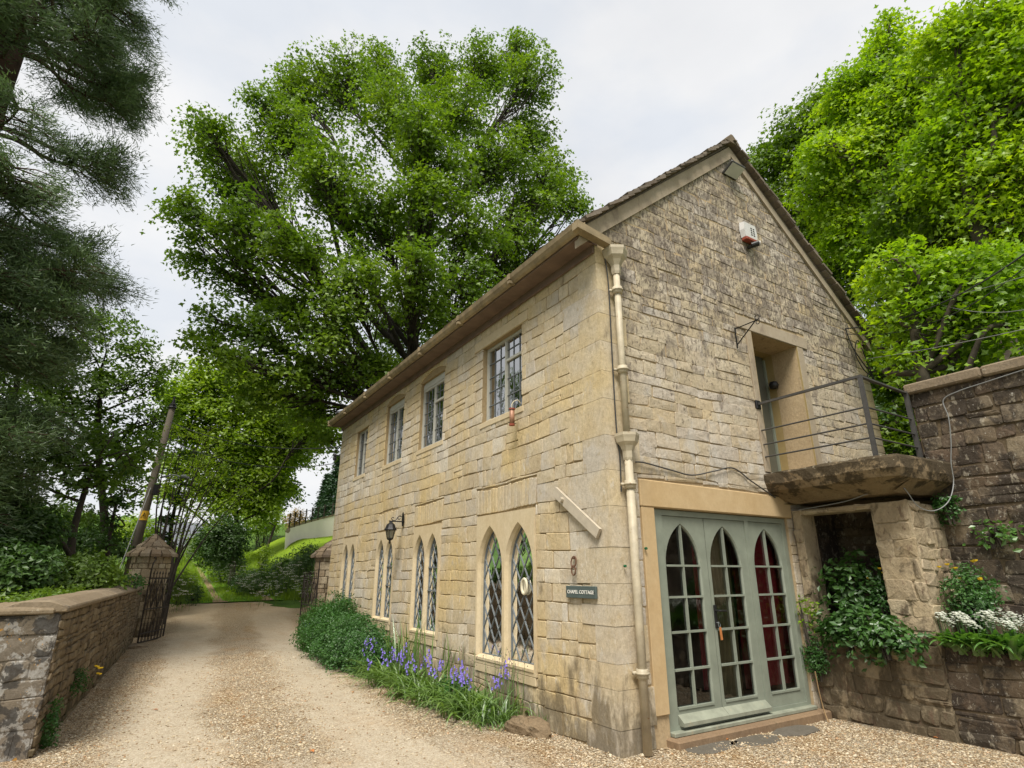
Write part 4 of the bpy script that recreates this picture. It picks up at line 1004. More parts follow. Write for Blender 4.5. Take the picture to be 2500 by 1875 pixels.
# ------------------------------------------------------------------ gates
def gate(A, B, H, label, scroll_at_A):
    A = Vector(A); B = Vector(B); U = (B - A); Lg = U.length; U.normalize(); t = thing('iron_gate', tuple(A), label, 'gate', 'pair of open wrought-iron gates')
    P = lambda u, z: A + U * u + Z * z
    m = MB(); st = .034
    m.bar(P(0, .03), P(0, H + .12), st); m.bar(P(Lg, .03), P(Lg, H - .02), st)
    m.bar(P(0, .06), P(Lg, .06), st, .03)
    if scroll_at_A: m.tube(smooth_path([P(0, H + .05), P(.03, H + .22), P(.10, H + .30), P(.16, H + .34), P(.10, H + .40), P(.04, H + .38)], 4), .016, 6)
    else: m.tube([P(0, H), P(0, H + .35)], .014, 6)
    for z_ in (.26, .82, H - .12): m.bar(P(0, z_), P(Lg, z_), .022, .03)
    m.build('gate_frame', M['rustiron'], t)
    n = 8
    m = MB()
    for i in range(1, n):
        u = Lg * i / n; m.tube([P(u, .06), P(u, H - .02)], .0085, 6); m.lathe([(.0085, 0), (.018, .02), (.0, .09)], tuple(P(u, H - .02)), 6)
    m.build('upright_bars', M['rustiron'], t)
    m = MB()
    for i in range(0, n, 2):
        u0, u1 = Lg * i / n, Lg * (i + 2) / n; m.bar(P(u0, .82), P(u1, H - .12), .016); m.bar(P(u1, .82), P(u0, H - .12), .016)
    m.build('crossed_bars', M['rustiron'], t)
    m = MB()
    for i in range(2 * n): u = Lg * (i + .5) / (2 * n); m.tube([P(u, .06), P(u, .50)], .006, 5)
    m.build('dog_bars', M['rustiron'], t)
    m = MB(); m.bbox(P(Lg - .12, 0).x - .03, P(Lg - .12, 0).x + .03, P(Lg - .1, 0).y - .06, P(Lg - .1, 0).y + .06, .98, 1.12, .01); m.build('latch', M['rustiron'], t)
gate((-3.93, 12.85, .0), (-3.36, 14.2, .0), 1.66, 'open wrought-iron gate in front of the left pier, with a curled top corner', True)
gate((-.02, 11.95, .0), (.02, 13.75, .0), 1.66, 'open wrought-iron gate beside the feathery bush at the cottage end', False)
# stop stone by the left gate
# ------------------------------------------------------------------ terrain
def ss(a, b, x): t = np.clip((np.asarray(x, float) - a) / (b - a), 0, 1); return t * t * (3 - 2 * t)
def lane_x(y): y = np.asarray(y, float); return -.75 + .2 * ss(20, 34, y) - 3.2 * ss(40, 62, y)
def Hh(x, y):
    x = np.asarray(x, float); y = np.asarray(y, float)
    z = .67 * ss(12.8, 19.6, y) + .088 * np.clip(y - 19.2, 0, 45)
    z = z + 1.65 * ss(1.2, 5.2, x - lane_x(y)) * ss(19.3, 24, y) + .10 * np.clip(x - 5, 0, 30) * ss(19, 26, y)
    lo = ss(-4.9, -13, x) ; z = z * (1 - .9 * lo) - lo * 1.6
    hr = 2.9 * ss(6.6, 8.2, x) + .55 * np.clip(x - 8.2, 0, 26)
    z = z + hr * (1 - .85 * ss(11, 24, y))
    return z
def wav(x, y, s): return np.sin(x * s + 1.3 * np.sin(y * s * .7)) * np.cos(y * s * 1.1 + np.sin(x * s * .8))
def sheet(name, xs, ys, zf, mat, mask=None, tone=None, smooth=True):
    Xg, Yg = np.meshgrid(xs, ys); Zg = zf(Xg, Yg); V = np.stack([Xg, Yg, Zg], -1).reshape(-1, 3); nx = len(xs); ny = len(ys)
    i, j = np.meshgrid(np.arange(nx - 1), np.arange(ny - 1)); a = (j * nx + i).ravel(); q = np.stack([a, a + 1, a + nx + 1, a + nx], 1)
    c = V[q].mean(1)
    if mask is not None: k = mask(c[:, 0], c[:, 1]); q = q[k]; c = c[k]
    at_ = {'tone': tone(c[:, 0], c[:, 1])} if tone is not None else None
    return raw_mesh(name, V, q.ravel(), np.arange(len(q)) * 4, np.full(len(q), 4), mat, None, (0, 0, 0), None, smooth, at_)
g = G('meadow ground'); nn = g.noise(g.pos(), .8, 6, .6)
M['ground'] = g.surf(g.mix(g.rng(nn, .35, .65), (.045, .085, .015), (.085, .15, .022)), .95, g.bump(g.noise(g.pos(), 9, 8, .7), .9, .08), spec=.1)
g = G('mown lawn'); nn = g.noise(g.pos(), 1.4, 5, .6)
M['lawn'] = g.surf(g.mix(g.rng(nn, .35, .65), (.12, .19, .014), (.17, .25, .018)), .95, g.bump(g.noise(g.pos(), 22, 6, .7), .6, .03), spec=.05)
g = G('leaf litter bank'); nn = g.noise(g.pos(), 1.2, 6, .6)
M['bank'] = g.surf(g.mix(g.rng(nn, .4, .6), (.035, .055, .014), (.06, .06, .025)), .95, g.bump(g.noise(g.pos(), 7, 8, .7), 1, .1), spec=.05)
xs = np.unique(np.concatenate([np.arange(-150, -20, 6.), np.arange(-20, 20, .8), np.arange(20, 120, 5.)])); ys = np.unique(np.concatenate([np.arange(-40, -10, 4.), np.arange(-10, 60, .8), np.arange(60, 200, 6.)]))
tag(sheet('ground', xs, ys, lambda x, y: Hh(x, y) + .05 * wav(x, y, .6) * (ss(13, 18, y) + ss(-5.5, -8, x) + ss(6.3, 8, x)).clip(0, 1) - .03, M['ground']), kind='structure')
# driveway: cream gravel with two compacted wheel tracks
g = G('honey gravel'); P = g.pos(); sx = g.n('ShaderNodeSeparateXYZ', {0: P})
yy = sx.outputs[1]; xx = sx.outputs[0]
wob = g.mth('MULTIPLY', g.mth('SUBTRACT', g.noise(P, .35, 2), .5), 1.2)
lx = g.mth('ADD', g.rng(yy, 2.0, 20, -3.75, -2.1), wob); rx = g.mth('ADD', g.rng(yy, 0.0, 20, -2.05, .15), wob)
dl = g.mth('ABSOLUTE', g.mth('SUBTRACT', xx, lx)); dr = g.mth('ABSOLUTE', g.mth('SUBTRACT', xx, rx))
edge = g.mth('MULTIPLY', g.mth('SUBTRACT', g.noise(P, 2.2, 6, .7), .5), .9)
tk = g.mth('MAXIMUM', g.rng(g.mth('ADD', dl, edge), .70, .30, 0, 1, True), g.rng(g.mth('ADD', dr, edge), .75, .35, 0, 1, True))
near = g.mth('MULTIPLY', g.rng(g.mth('ADD', yy, g.mth('MULTIPLY', edge, 1.5)), 2.2, .6, 0, .9, True), g.rng(xx, -.4, -1.5, 0, 1, True))
tk = g.mth('MAXIMUM', tk, near)
vor = g.n('ShaderNodeTexVoronoi', {'Vector': P, 'Scale': 62.0}); vor2 = g.n('ShaderNodeTexVoronoi', {'Vector': P, 'Scale': 34.0})
peb = g.ramp(g.n('ShaderNodeSeparateColor', {0: vor.outputs['Color']}).outputs[0], [(0, (.20, .15, .095)), (.3, (.33, .265, .175)), (.6, (.44, .375, .275)), (.85, (.56, .50, .40)), (1, (.36, .24, .13))])
peb = g.mix(g.rng(vor.outputs['Distance'], .45, .75), peb, (.13, .09, .05))
dust = g.ramp(g.noise(P, 45, 7, .75), [(.3, (.30, .25, .175)), (.5, (.43, .37, .28)), (.70, (.56, .505, .41))])
rust = g.rng(g.noise(g.pos((1, .45, 1)), 1.5, 6, .65), .50, .68, 0, .75)
peb = g.mix(rust, peb, g.mix(1.0, peb, (.95, .72, .45), 'MULTIPLY'))
col = g.mix(g.mth('MULTIPLY', tk, g.rng(g.noise(P, 6, 5, .7), .35, .65, .45, .85)), peb, dust)
col = g.mix(g.rng(yy, 11, 18, 0, .55), col, (.42, .295, .155))
col = g.mix(g.rng(g.noise(P, 3.3, 6, .7), .56, .7, 0, .35), col, g.mix(1, col, (.55, .46, .36), 'MULTIPLY'))
hgt = g.mth('ADD', g.mth('MULTIPLY', vor.outputs['Distance'], g.mth('MULTIPLY_ADD', tk, -.75, 1.0)), g.mth('MULTIPLY', g.noise(P, 90, 4), .5))
M['gravel'] = g.surf(col, .95, g.bump(hgt, .8, .02), spec=.1)
xs = np.arange(-9.0, 6.41, .22); ys = np.arange(-9, 19.21, .22)
drive_z = lambda x, y: Hh(x, y) + .012 * wav(x, y, 1.7) + .006 * wav(x, y, 5) + .006 + .03 * np.exp(-((x - (-2.55 + .09 * y)) / .45) ** 2) * ss(1, 4, y) * ss(14, 9, y)
tag(sheet('driveway', xs, ys, drive_z, M['gravel'], lambda x, y: (x > -6.2) | (y > 15.4)), kind='structure')
tag(sheet('ground', np.arange(4.47, 8.2, .4), np.arange(-8, -1.60, .4), lambda x, y: 2.86 + .03 * wav(x, y, 2), M['bank']), kind='structure')
# lane with grass between two ruts
g = G('grassy lane'); t_ = g.attr('tone'); nn = g.noise(g.pos(), 7, 7, .7); f_ = g.mth('ADD', t_, g.mth('MULTIPLY', g.mth('SUBTRACT', nn, .5), 1.1))
cg = g.mix(g.rng(g.noise(g.pos(), 1.5, 5), .35, .65), (.075, .17, .02), (.13, .26, .025))
M['lane'] = g.surf(g.mix(g.rng(f_, .45, .65), cg, (.26, .19, .11)), .95, g.bump(g.noise(g.pos(), 20, 6, .7), .8, .05), spec=.05)
def lane_tone(x, y):
    d = x - lane_x(y) * 1.0; return np.maximum(np.exp(-((d + .85) / .22) ** 2), np.exp(-((d - .85) / .22) ** 2)) * .8 * (1 - .35 * ss(24, 40, y)) + .45 * ss(19.9, 19.2, y) * (np.abs(d) < 1.0)
tag(sheet('lane', np.arange(-6, 3, .12), np.arange(19.2, 64, .25), lambda x, y: Hh(x, y) + .02 + .05 * wav(x, y, .6) * ss(13, 18, y), M['lane'], lambda x, y: np.abs(x - lane_x(y)) < 1.35, lane_tone), kind='structure')
tag(sheet('lawn', np.arange(1.6, 16, .4), np.arange(25.5, 46, .4), lambda x, y: Hh(x, y) + .16 + .05 * wav(x, y, .6), M['lawn'], lambda x, y: (x > 2.3 - (y - 26) * .04) & (y < 39)), kind='structure')

# ------------------------------------------------------------------ foliage builders
RNG = np.random.default_rng(12)
def nrmz(v): return v / np.maximum(np.linalg.norm(v, axis=-1, keepdims=True), 1e-9)
LOBED = (np.array([[0, 0, 0], [-.62, .38, .06], [-.22, .55, .02], [0, 1.05, -.05], [.22, .55, .02], [.62, .38, .06]], float), np.array([[0, 1, 2], [0, 2, 3], [0, 3, 4], [0, 4, 5]])[:, ::-1])
OVAL = (np.array([[0, 0, 0], [-.28, .5, .07], [0, 1, -.04], [.28, .5, .07]], float), np.array([[0, 2, 1], [0, 3, 2]]))
SPIKE = (np.array([[-.05, 0, 0], [.05, 0, 0], [0, 1, 0]], float), np.array([[0, 1, 2]]))
def leaves_arrays(pos, nrm, size, shape, droop=.25):
    n = len(pos); sv, sf = shape
    axis = nrmz(RNG.normal(size=(n, 3)) * [1, 1, .5] - [0, 0, droop]); nrm = nrmz(nrm); axis = nrmz(axis - nrm * (axis * nrm).sum(1, keepdims=True)); side = np.cross(axis, nrm)
    V = pos[:, None] + (side[:, None] * sv[None, :, 0:1] + axis[:, None] * sv[None, :, 1:2] + nrm[:, None] * sv[None, :, 2:3]) * size[:, None, None]
    F = (np.arange(n)[:, None, None] * len(sv) + sf[None]).reshape(-1, 3)
    return V.reshape(-1, 3), F, len(sf)
def leaves(name, pos, nrm, size, mat, parent, shape=LOBED, droop=.25, tones=None):
    V, F, k = leaves_arrays(pos, nrm, size, shape, droop)
    t = np.repeat(RNG.random(len(pos)) if tones is None else tones, k)
    return raw_mesh(name, V, F.ravel(), np.arange(len(F)) * 3, np.full(len(F), 3), mat, parent, None, None, False, {'tone': t})
def tuft_points(tc, tn, nl, rad, flat=.3, jit=.55):
    """nl leaves in a flattish spray round each tuft centre"""
    n = len(tc) * nl; c = np.repeat(tc, nl, 0); nn_ = np.repeat(nrmz(tn), nl, 0); r = np.repeat(rad, nl) if np.ndim(rad) else np.full(n, rad)
    p = RNG.normal(size=(n, 3)); p = nrmz(p) * (RNG.random((n, 1)) ** .5); p -= nn_ * (p * nn_).sum(1, keepdims=True) * (1 - flat)
    rr_ = np.linalg.norm(p, axis=1, keepdims=True); p[:, 2:3] -= .35 * rr_ ** 2
    return c + p * r[:, None], nn_ + RNG.normal(size=(n, 3)) * jit
def blob(px, py, rp, d, ry=None):
    c = at(px, py, d); e = at(px + rp, py, d); f = at(px, py - (ry or rp), d)
    r = float(np.linalg.norm(e - c)); rv = abs(f[2] - c[2]); return c, np.array([r, r, min(rv, r * 1.0) if ry is None else rv])
def tree(name, label, base, trunk, r0, blobs, dens, leaf, mat, bark, group=None, shape=LOBED, nl=26, trad=.55, seed=1, cat='tree', droop=.25, tw=.4, limb=1.0, parts=None, up=.75, steep=.9, hang=0.0, jit=.55):
    """trunk: list of points from base upward (world); blobs: (centre, radii)"""
    global RNG; RNG = np.random.default_rng(seed); rg = random.Random(seed)
    t = thing(name, tuple(base), label, cat, group); m = MB()
    tp = smooth_path([base] + list(trunk), 5); n = len(tp); rad = [r0 * (1 - .72 * i / (n - 1)) * (1.25 if i == 0 else 1) for i in range(n)]
    m.tube(tp, rad, 9); tcs = []; tns = []; cen = np.mean([b[0] for b in blobs], 0)
    for (c, r) in blobs:
        c = np.asarray(c, float); r = np.asarray(r, float)
        hd = [(i, math.hypot(c[0] - p.x, c[1] - p.y)) for i, p in enumerate(tp)]
        k = min(range(n), key=lambda i: abs(tp[i].z - (c[2] - steep * hd[i][1])) + rg.uniform(0, .4)); k = max(k, int(n * (.25 if steep < 1 else .24))); s = tp[k]
        e = Vector(c); rl = min(rad[k] * .62, .045 * limb * (e - s).length ** .6 + .02) ; mid1 = s + (e - s) * .35 + Vector((rg.uniform(-.3, .3), rg.uniform(-.3, .3), -.10 * (e - s).length * .5)); mid2 = s + (e - s) * .7 + Vector((rg.uniform(-.35, .35), rg.uniform(-.35, .35), rg.uniform(-.1, .4)))
        lp = smooth_path([s, mid1, mid2, e], 5); m.tube(lp, [rl * (1 - .75 * i / (len(lp) - 1)) for i in range(len(lp))], 6)
        nt_ = max(6, int(dens * (r[0] * r[2])));
        q = nrmz(RNG.normal(size=(nt_, 3))) * (RNG.random((nt_, 1)) ** .42) * (1 + .2 * RNG.normal(size=(nt_, 1)))
        ns_ = max(4, nt_ // 9); sc_ = nrmz(RNG.normal(size=(ns_, 3))) * RNG.uniform(.35, 1.05, (ns_, 1)); pick = RNG.integers(0, ns_, nt_); q = np.where(RNG.random((nt_, 1)) < .5, sc_[pick] + RNG.normal(size=(nt_, 3)) * [.24, .24, .13], q)
        tc_ = c + q * r; tcs.append(tc_); tns.append(q * .6 * [1, 1, .4] + [0, 0, up] + RNG.normal(size=(nt_, 3)) * .22)
        for i in range(int(nt_ * tw)):
            j = rg.randrange(nt_); a_ = lp[rg.randrange(len(lp) // 2, len(lp))]; b_ = Vector(tc_[j]); mm = a_ + (b_ - a_) * .5 + Vector((0, 0, -.08 * (b_ - a_).length)) + Vector((rg.uniform(-.15, .15), rg.uniform(-.15, .15), 0))
            m.tube([a_, mm, b_], [rl * .26 + .004, rl * .16 + .003, .004], 4, False)
    m.build('trunk', bark, t, smooth=True)
    tc_ = np.concatenate(tcs); tn_ = np.concatenate(tns)
    p, nn_ = tuft_points(tc_, tn_, nl, trad * RNG.uniform(.6, 1.25, len(tc_)), jit=jit)
    sz = leaf * RNG.uniform(.6, 1.25, len(p)); tone_t = np.repeat(RNG.random(len(tc_)), nl) * .6 + RNG.random(len(p)) * .4
    leaves('crown', p, nn_, sz, mat, t, shape, droop, tone_t); return t
def bush(name, label, c, r, n, leaf, mat, cat='bush', shape=OVAL, group=None, seed=1, stems=8, bark=None, nl=14, trad=.22, up=.6, base_z=None, shell=.35):
    global RNG; RNG = np.random.default_rng(seed); rg = random.Random(seed); c = np.asarray(c, float); r = np.asarray(r, float)
    bz = base_z if base_z is not None else c[2] - r[2] * .9
    t = thing(name, (c[0], c[1], bz), label, cat, group)
    nt_ = max(4, n // nl); q = nrmz(RNG.normal(size=(nt_, 3))) * (RNG.random((nt_, 1)) ** shell); lump = 1 + .16 * np.sin(q[:, :1] * 6 + seed) * np.cos(q[:, 1:2] * 7) + .1 * RNG.normal(size=(nt_, 1))
    tc_ = c + q * lump * r; tc_[:, 2] = np.maximum(tc_[:, 2], bz + .03)
    if stems and label.startswith('large dark rounded'): stems = 0
    if stems:
        m = MB()
        for i in range(stems):
            e = Vector(tc_[rg.randrange(nt_)]); s = Vector((c[0] + rg.uniform(-.3, .3) * r[0], c[1] + rg.uniform(-.3, .3) * r[1], bz - .05)); m.tube([s, s.lerp(e, .5) + Vector((0, 0, .1)), e], [.022 * r[2] ** .5 + .004, .014, .005], 5, False)
        m.build('stems', bark or M['bark'], t)
    p, nn_ = tuft_points(tc_, q * .8 + [0, 0, up], nl, trad * RNG.uniform(.6, 1.3, nt_), .5)
    leaves('foliage', p, nn_, leaf * RNG.uniform(.6, 1.25, len(p)), mat, t, shape, .3, np.repeat(RNG.random(nt_), nl) * .6 + RNG.random(len(p)) * .4)
    return t
QF = 1.0
# ------------------------------------------------------------------ big sycamore behind the cottage
sb = at(1030, 1300, 20.0); sb[2] = Hh(sb[0], sb[1]) 
def B_(l, d0=20.0): return [blob(a, b, c, d0 + (e[0] if e else 0)) for a, b, c, *e in l]
syc = B_([(500, 320, 62, -1), (560, 420, 95, 1), (470, 520, 72, -1), (590, 540, 90, -2), (480, 620, 55, 0), (600, 680, 85, 0), (530, 780, 60, -2), (500, 840, 45, -3), (620, 830, 80, -2), (700, 920, 80, -2), (560, 880, 55, -3), (760, 1000, 65, 0), (800, 1080, 38, 0),
    (720, 220, 65, 2), (700, 330, 95, 0), (820, 200, 90, 1), (800, 420, 105, -2), (930, 165, 65, 2), (960, 280, 100, -1), (900, 520, 100, -2), (1060, 170, 65, 1), (1120, 270, 90, 0), (1180, 165, 72, 1), (1270, 125, 50, 2), (1290, 200, 70, 0), (1060, 420, 95, -2), (1200, 400, 95, 0), (1290, 330, 65, 1),
    (720, 600, 95, -3), (860, 680, 95, -3), (1010, 580, 80, 2), (1150, 560, 85, -2), (1320, 470, 80, 0), (1390, 500, 42, 1), (1260, 560, 85, 0), (1130, 700, 80, -2), (800, 800, 90, -3), (960, 780, 70, 3), (880, 900, 75, 1), (1020, 860, 55, 3), (1350, 420, 60, 1), (1230, 660, 65, 1), (700, 760, 80, -2), (780, 920, 80, -1), (620, 460, 80, 2), (1010, 720, 75, -3), (1040, 500, 80, -3), (1030, 330, 80, -3), (920, 900, 60, -2), (1090, 800, 60, -1), (1010, 640, 80, -4), (640, 960, 60, -2), (640, 250, 40, 0)])
T0 = lambda x, y, d: at(x, y, d)
tree('sycamore_tree', 'huge broad-crowned sycamore rising behind the cottage roof', sb, [T0(1020, 1050, 20.5), T0(1010, 860, 20.5), T0(1000, 640, 20), T0(1020, 420, 20), T0(1050, 260, 20)], .30, syc, 80 * QF, .128, M['sycleaf'], M['bark'], seed=3, tw=.5, limb=.55, steep=1.5, trad=.62, nl=24)
# ------------------------------------------------------------------ bright maples on the right-hand bank
def maple(label, bx, by, d, l, seed, dens=22, leaf=.12, mat='mapleleaf', **k):
    b = at(bx, by, d); b[2] = float(Hh(b[0], b[1])) - .1; bl = [blob(a, c, r, d + (e[0] if e else 0)) for a, c, r, *e in l]; top = max(bl, key=lambda q: q[0][2])[0]
    tr = [b + (top - b) * .3 + [0.1, 0, .3], b + (top - b) * .6 + [-.2, .1, .3], b + (top - b) * .9]
    k.setdefault('r0', .20); return tree('maple_tree', label, b, tr, k.pop('r0'), bl, dens * 7.0 * QF, leaf * .88, M[mat], M['barkpale'], 'bright trees on the bank behind the cottage', seed=seed, **k)
maple('maple with green-gold leaves just right of the gable apex', 1990, 900, 19, [(1880, 400, 62), (1850, 480, 45), (1940, 330, 70), (1960, 440, 90), (2020, 270, 75), (2040, 400, 90), (1900, 520, 60), (1990, 560, 80), (2070, 640, 80), (2010, 660, 50), (1840, 430, 30), (1960, 620, 60), (2100, 700, 60)], 31, 20, .13, 'sycleaf')
maple('tall yellow-green maple standing highest behind the right roof slope', 2150, 900, 15.5, [(2060, 250, 75), (2120, 200, 70), (2160, 110, 55), (2165, 60, 25), (2200, 260, 95), (2080, 370, 90), (2000, 370, 60, -1), (2150, 430, 95), (2240, 170, 70), (2250, 380, 90), (2060, 500, 70), (2120, 570, 80), (2200, 560, 90), (2000, 480, 70), (2130, 330, 95), (2280, 280, 95), (2300, 180, 80), (2050, 580, 60), (2250, 480, 95)], 32, 24, .115)
maple('bright maple filling the top right corner', 2420, 900, 12.5, [(2280, 120, 70), (2330, 60, 50), (2370, 190, 90), (2440, 90, 80), (2490, 20, 60), (2480, 230, 90), (2350, 330, 90), (2450, 400, 95), (2540, 100, 90), (2560, 330, 100), (2300, 440, 80), (2400, 520, 90), (2500, 560, 80), (2380, 60, 80), (2420, 280, 100), (2540, 220, 100), (2300, 350, 90), (2380, 420, 95), (2540, 450, 100), (2440, 180, 90)], 33, 24, .11)
maple('low maple boughs hanging over the landing and retaining wall', 2330, 1000, 10.5, [(2200, 640, 65), (2140, 660, 45), (2260, 760, 75), (2180, 780, 45), (2340, 640, 80), (2420, 700, 85), (2480, 800, 75), (2360, 800, 60), (2230, 880, 55), (2140, 850, 30, 1), (2530, 640, 80), (2440, 620, 60), (2300, 700, 70), (2400, 760, 70), (2260, 680, 60), (2300, 830, 60)], 34, 26, .105)
maple('shaded maple deep in the gap beyond the landing', 2230, 1150, 13.5, [(2180, 950, 60), (2230, 1050, 70), (2150, 1060, 50), (2280, 950, 70), (2180, 720, 80), (2280, 680, 90), (2400, 800, 100), (2480, 700, 100), (2120, 900, 50), (2330, 880, 80), (2150, 800, 70), (2300, 600, 110), (2430, 560, 120), (2200, 480, 100), (2350, 420, 120), (2480, 380, 120)], 35, 22, .12, 'sycleaf')
maple('dense shady tree on the slope behind the bright maples', 2300, 900, 20, [(2100, 300, 110), (2200, 200, 110), (2300, 250, 120), (2400, 150, 120), (2500, 250, 120), (2250, 420, 120), (2400, 420, 120), (2520, 480, 120), (2150, 560, 100), (2080, 480, 80), (2300, 620, 120), (2450, 650, 120)], 36, 9, .2, 'sycleaf', trad=.9)
for i, (x_, y_, r_) in enumerate([(7.4, 2.0, 1.6), (7.6, 5.0, 1.7), (7.3, -.6, 1.4), (8.4, -2.6, 1.6), (9.5, 1.0, 2.0), (10.5, 4.5, 2.2)]):
    zc = float(Hh(x_, y_)) + r_ * .7
    bush('laurel_bush', ['dark laurel deep in the passage behind the gable corner', 'dark laurel further back in the passage behind the gable', 'dark laurel just behind the landing railing', 'dark laurel above the retaining wall', 'dark laurel higher on the bank behind the landing', 'dark laurel at the back of the bank behind the cottage'][i], (x_, y_, zc), (r_, r_, r_ * 1.1), 4200, .12, M['darkleaf'], seed=50 + i, trad=.3, base_z=float(Hh(x_, y_)) - .1, group='dark laurels on the bank')
# ------------------------------------------------------------------ redwood at the upper left
def redwood():
    global RNG; RNG = np.random.default_rng(77); rg = random.Random(77)
    b = at(30, 60, 14.0); b = np.array([b[0], b[1], float(Hh(b[0], b[1])) - .1]); t = thing('redwood_tree', tuple(b), 'dark feathery redwood with drooping boughs at the upper left', 'tree')
    m = MB(); m.tube([b, b + [0, 0, 4], b + [.0, 0, 12], b + [.05, 0, 22]], [.75, .52, .36, .15], 12); tc_ = []; td_ = []; tr_ = []
    for k in range(215):
        z_ = 1.6 + 18.5 * (k + rg.random()) / 150 if k < 150 else rg.uniform(2.0, 9.5); a_ = rg.uniform(0, 2 * math.pi); Lb = (2.6 - 1.0 * max(0, 8.5 - z_) / 8.5 * .8) * rg.uniform(.72, 1.08) * (1 if z_ < 14 else 1 - (z_ - 14) * .03)
        dx, dy = math.cos(a_), math.sin(a_); s = Vector((b[0], b[1], b[2] + z_)); dr = rg.uniform(.16, .34)
        pts = [s, s + Vector((dx * Lb * .3, dy * Lb * .3, -.02 * Lb)), s + Vector((dx * Lb * .62, dy * Lb * .62, -dr * Lb * .75)), s + Vector((dx * Lb * .88, dy * Lb * .88, -dr * Lb * .9)), s + Vector((dx * Lb, dy * Lb, -dr * Lb * .72))]
        sp = smooth_path(pts, 5); nn = len(sp); m.tube(sp, [.055 * (1 - .85 * i / nn) for i in range(nn)], 6, False)
        for j in range(30):
            i = int(nn * (.25 + .75 * rg.random() ** .6)) if rg.random() < 2 else 0; i = min(i, nn - 1); o = sp[i]; side = rg.choice((-1, 1)); l = rg.uniform(.35, 1.25) * (1.15 - .5 * i / nn)
            f = rg.uniform(.2, .9); e = o + Vector((dx * f - dy * side * (1 - f * .5), dy * f + dx * side * (1 - f * .5), rg.uniform(-.55, .15))) * l
            m.tube([o, o.lerp(e, .5) + Vector((0, 0, .05)), e], [.018, .012, .006], 4, False)
            for q in (.5, .8, 1.0):
                tc_.append(o.lerp(e, q)); dd = (e - o).normalized() + Vector((0, 0, .25)); td_.append(dd); tr_.append(rg.uniform(.16, .30))
    m.build('trunk', M['redbark'], t, smooth=True)
    tc_ = np.array(tc_); td_ = nrmz(np.array(td_)); nl = 40; n = len(tc_) * nl
    p = np.repeat(tc_, nl, 0) + RNG.normal(size=(n, 3)) * np.repeat(np.array(tr_), nl)[:, None] * .5
    ax = nrmz(np.repeat(td_, nl, 0) + RNG.normal(size=(n, 3)) * .55); nr = nrmz(np.cross(ax, RNG.normal(size=(n, 3)))); sd_ = np.cross(ax, nr); sz = RNG.uniform(.07, .15, n)[:, None]; w_ = .009
    V = np.stack([p - sd_ * w_, p + sd_ * w_, p + ax * sz], 1).reshape(-1, 3)
    raw_mesh('crown', V, np.arange(n * 3), np.arange(n) * 3, np.full(n, 3), M['needle'], t, None, None, False, {'tone': RNG.random(n)})
redwood()
# ------------------------------------------------------------------ woodland on the left
def wood(label, bx, d, l, seed, mat='ashleaf', dens=17, leaf=.12, by=1400, r0=.16, stems=1, group='woodland trees left of the drive', **k):
    b = at(bx, by, d); b[2] = float(Hh(b[0], b[1])) - .1; bl = [blob(a, c, r, d + (e[0] if e else 0)) for a, c, r, *e in l]; top = max(bl, key=lambda q: q[0][2])[0]
    t = tree('woodland_tree', label, b, [b + (top - b) * .25 + [.2, 0, .2], b + (top - b) * .55, b + (top - b) * .85], r0, bl, dens * 4.6 * QF, leaf * 1.3, M[mat], M['bark'], group, OVAL, seed=seed, **k); return t
wood('round-topped green tree above the left boundary wall', 250, 22, [(250, 800, 75), (180, 860, 80), (330, 850, 60), (300, 930, 80), (390, 930, 50), (400, 1010, 45), (220, 980, 80), (120, 960, 90), (340, 1040, 60), (60, 900, 90), (280, 1090, 60), (150, 1080, 70), (430, 880, 22), (350, 1110, 46), (375, 1060, 40), (300, 1160, 50), (335, 1200, 36)], 41, nl=24, leaf=.115, dens=15)
wood('spreading dark tree leaning over the left boundary wall', 130, 15.5, [(120, 1120, 80), (220, 1150, 60), (40, 1060, 90), (320, 1140, 45), (60, 1200, 60), (250, 1060, 55), (-40, 1150, 90), (350, 1080, 35)], 42, mat='ashleaf', leaf=.11, dens=22, r0=.14, by=1420)
wood('tree behind the redwood at the far left edge', -60, 20, [(-60, 900, 120), (40, 800, 100), (-100, 700, 120), (60, 1000, 90), (-150, 1000, 120), (100, 700, 70)], 43, mat='ashleaf', leaf=.12, dens=12)
wood('ivy-clad slender tree between redwood and telegraph pole', 255, 17.5, [(262, 1330, 28), (268, 1270, 26), (280, 1215, 30), (300, 1150, 30), (250, 1380, 26)], 44, mat='darkleaf', leaf=.09, dens=40, r0=.10, trad=.3)
wood('ivy-clad leaning tree just right of the telegraph pole', 385, 23, [(400, 1310, 20), (412, 1265, 20), (428, 1220, 22), (448, 1170, 18), (460, 1110, 16)], 45, mat='darkleaf', leaf=.09, dens=45, r0=.12, trad=.3, by=1390)
wood('yellow-green tree filling the gap beyond the gate', 575, 29, [(430, 960, 42), (445, 1050, 42), (425, 1130, 36), (485, 1130, 40), (510, 1190, 40), (400, 1200, 30), (500, 930, 55), (570, 910, 50), (620, 960, 65), (470, 1000, 45), (540, 1000, 60), (700, 1010, 70), (620, 1060, 70), (720, 1080, 50), (560, 1090, 45), (670, 1140, 50), (620, 1170, 50), (560, 1230, 40), (640, 1230, 40), (500, 1060, 30), (780, 1050, 50, -2), (690, 1190, 28)], 46, mat='yellowleaf', leaf=.16, dens=26, r0=.14, by=1350, nl=24, trad=.7)
wood('darker green tree behind the yellow-green one', 640, 38, [(680, 1100, 50), (740, 1040, 50), (640, 1160, 60), (690, 1190, 35), (600, 1120, 60), (560, 1180, 50)], 47, mat='darkleaf', leaf=.2, dens=14, r0=.09, by=1330, trad=.9)
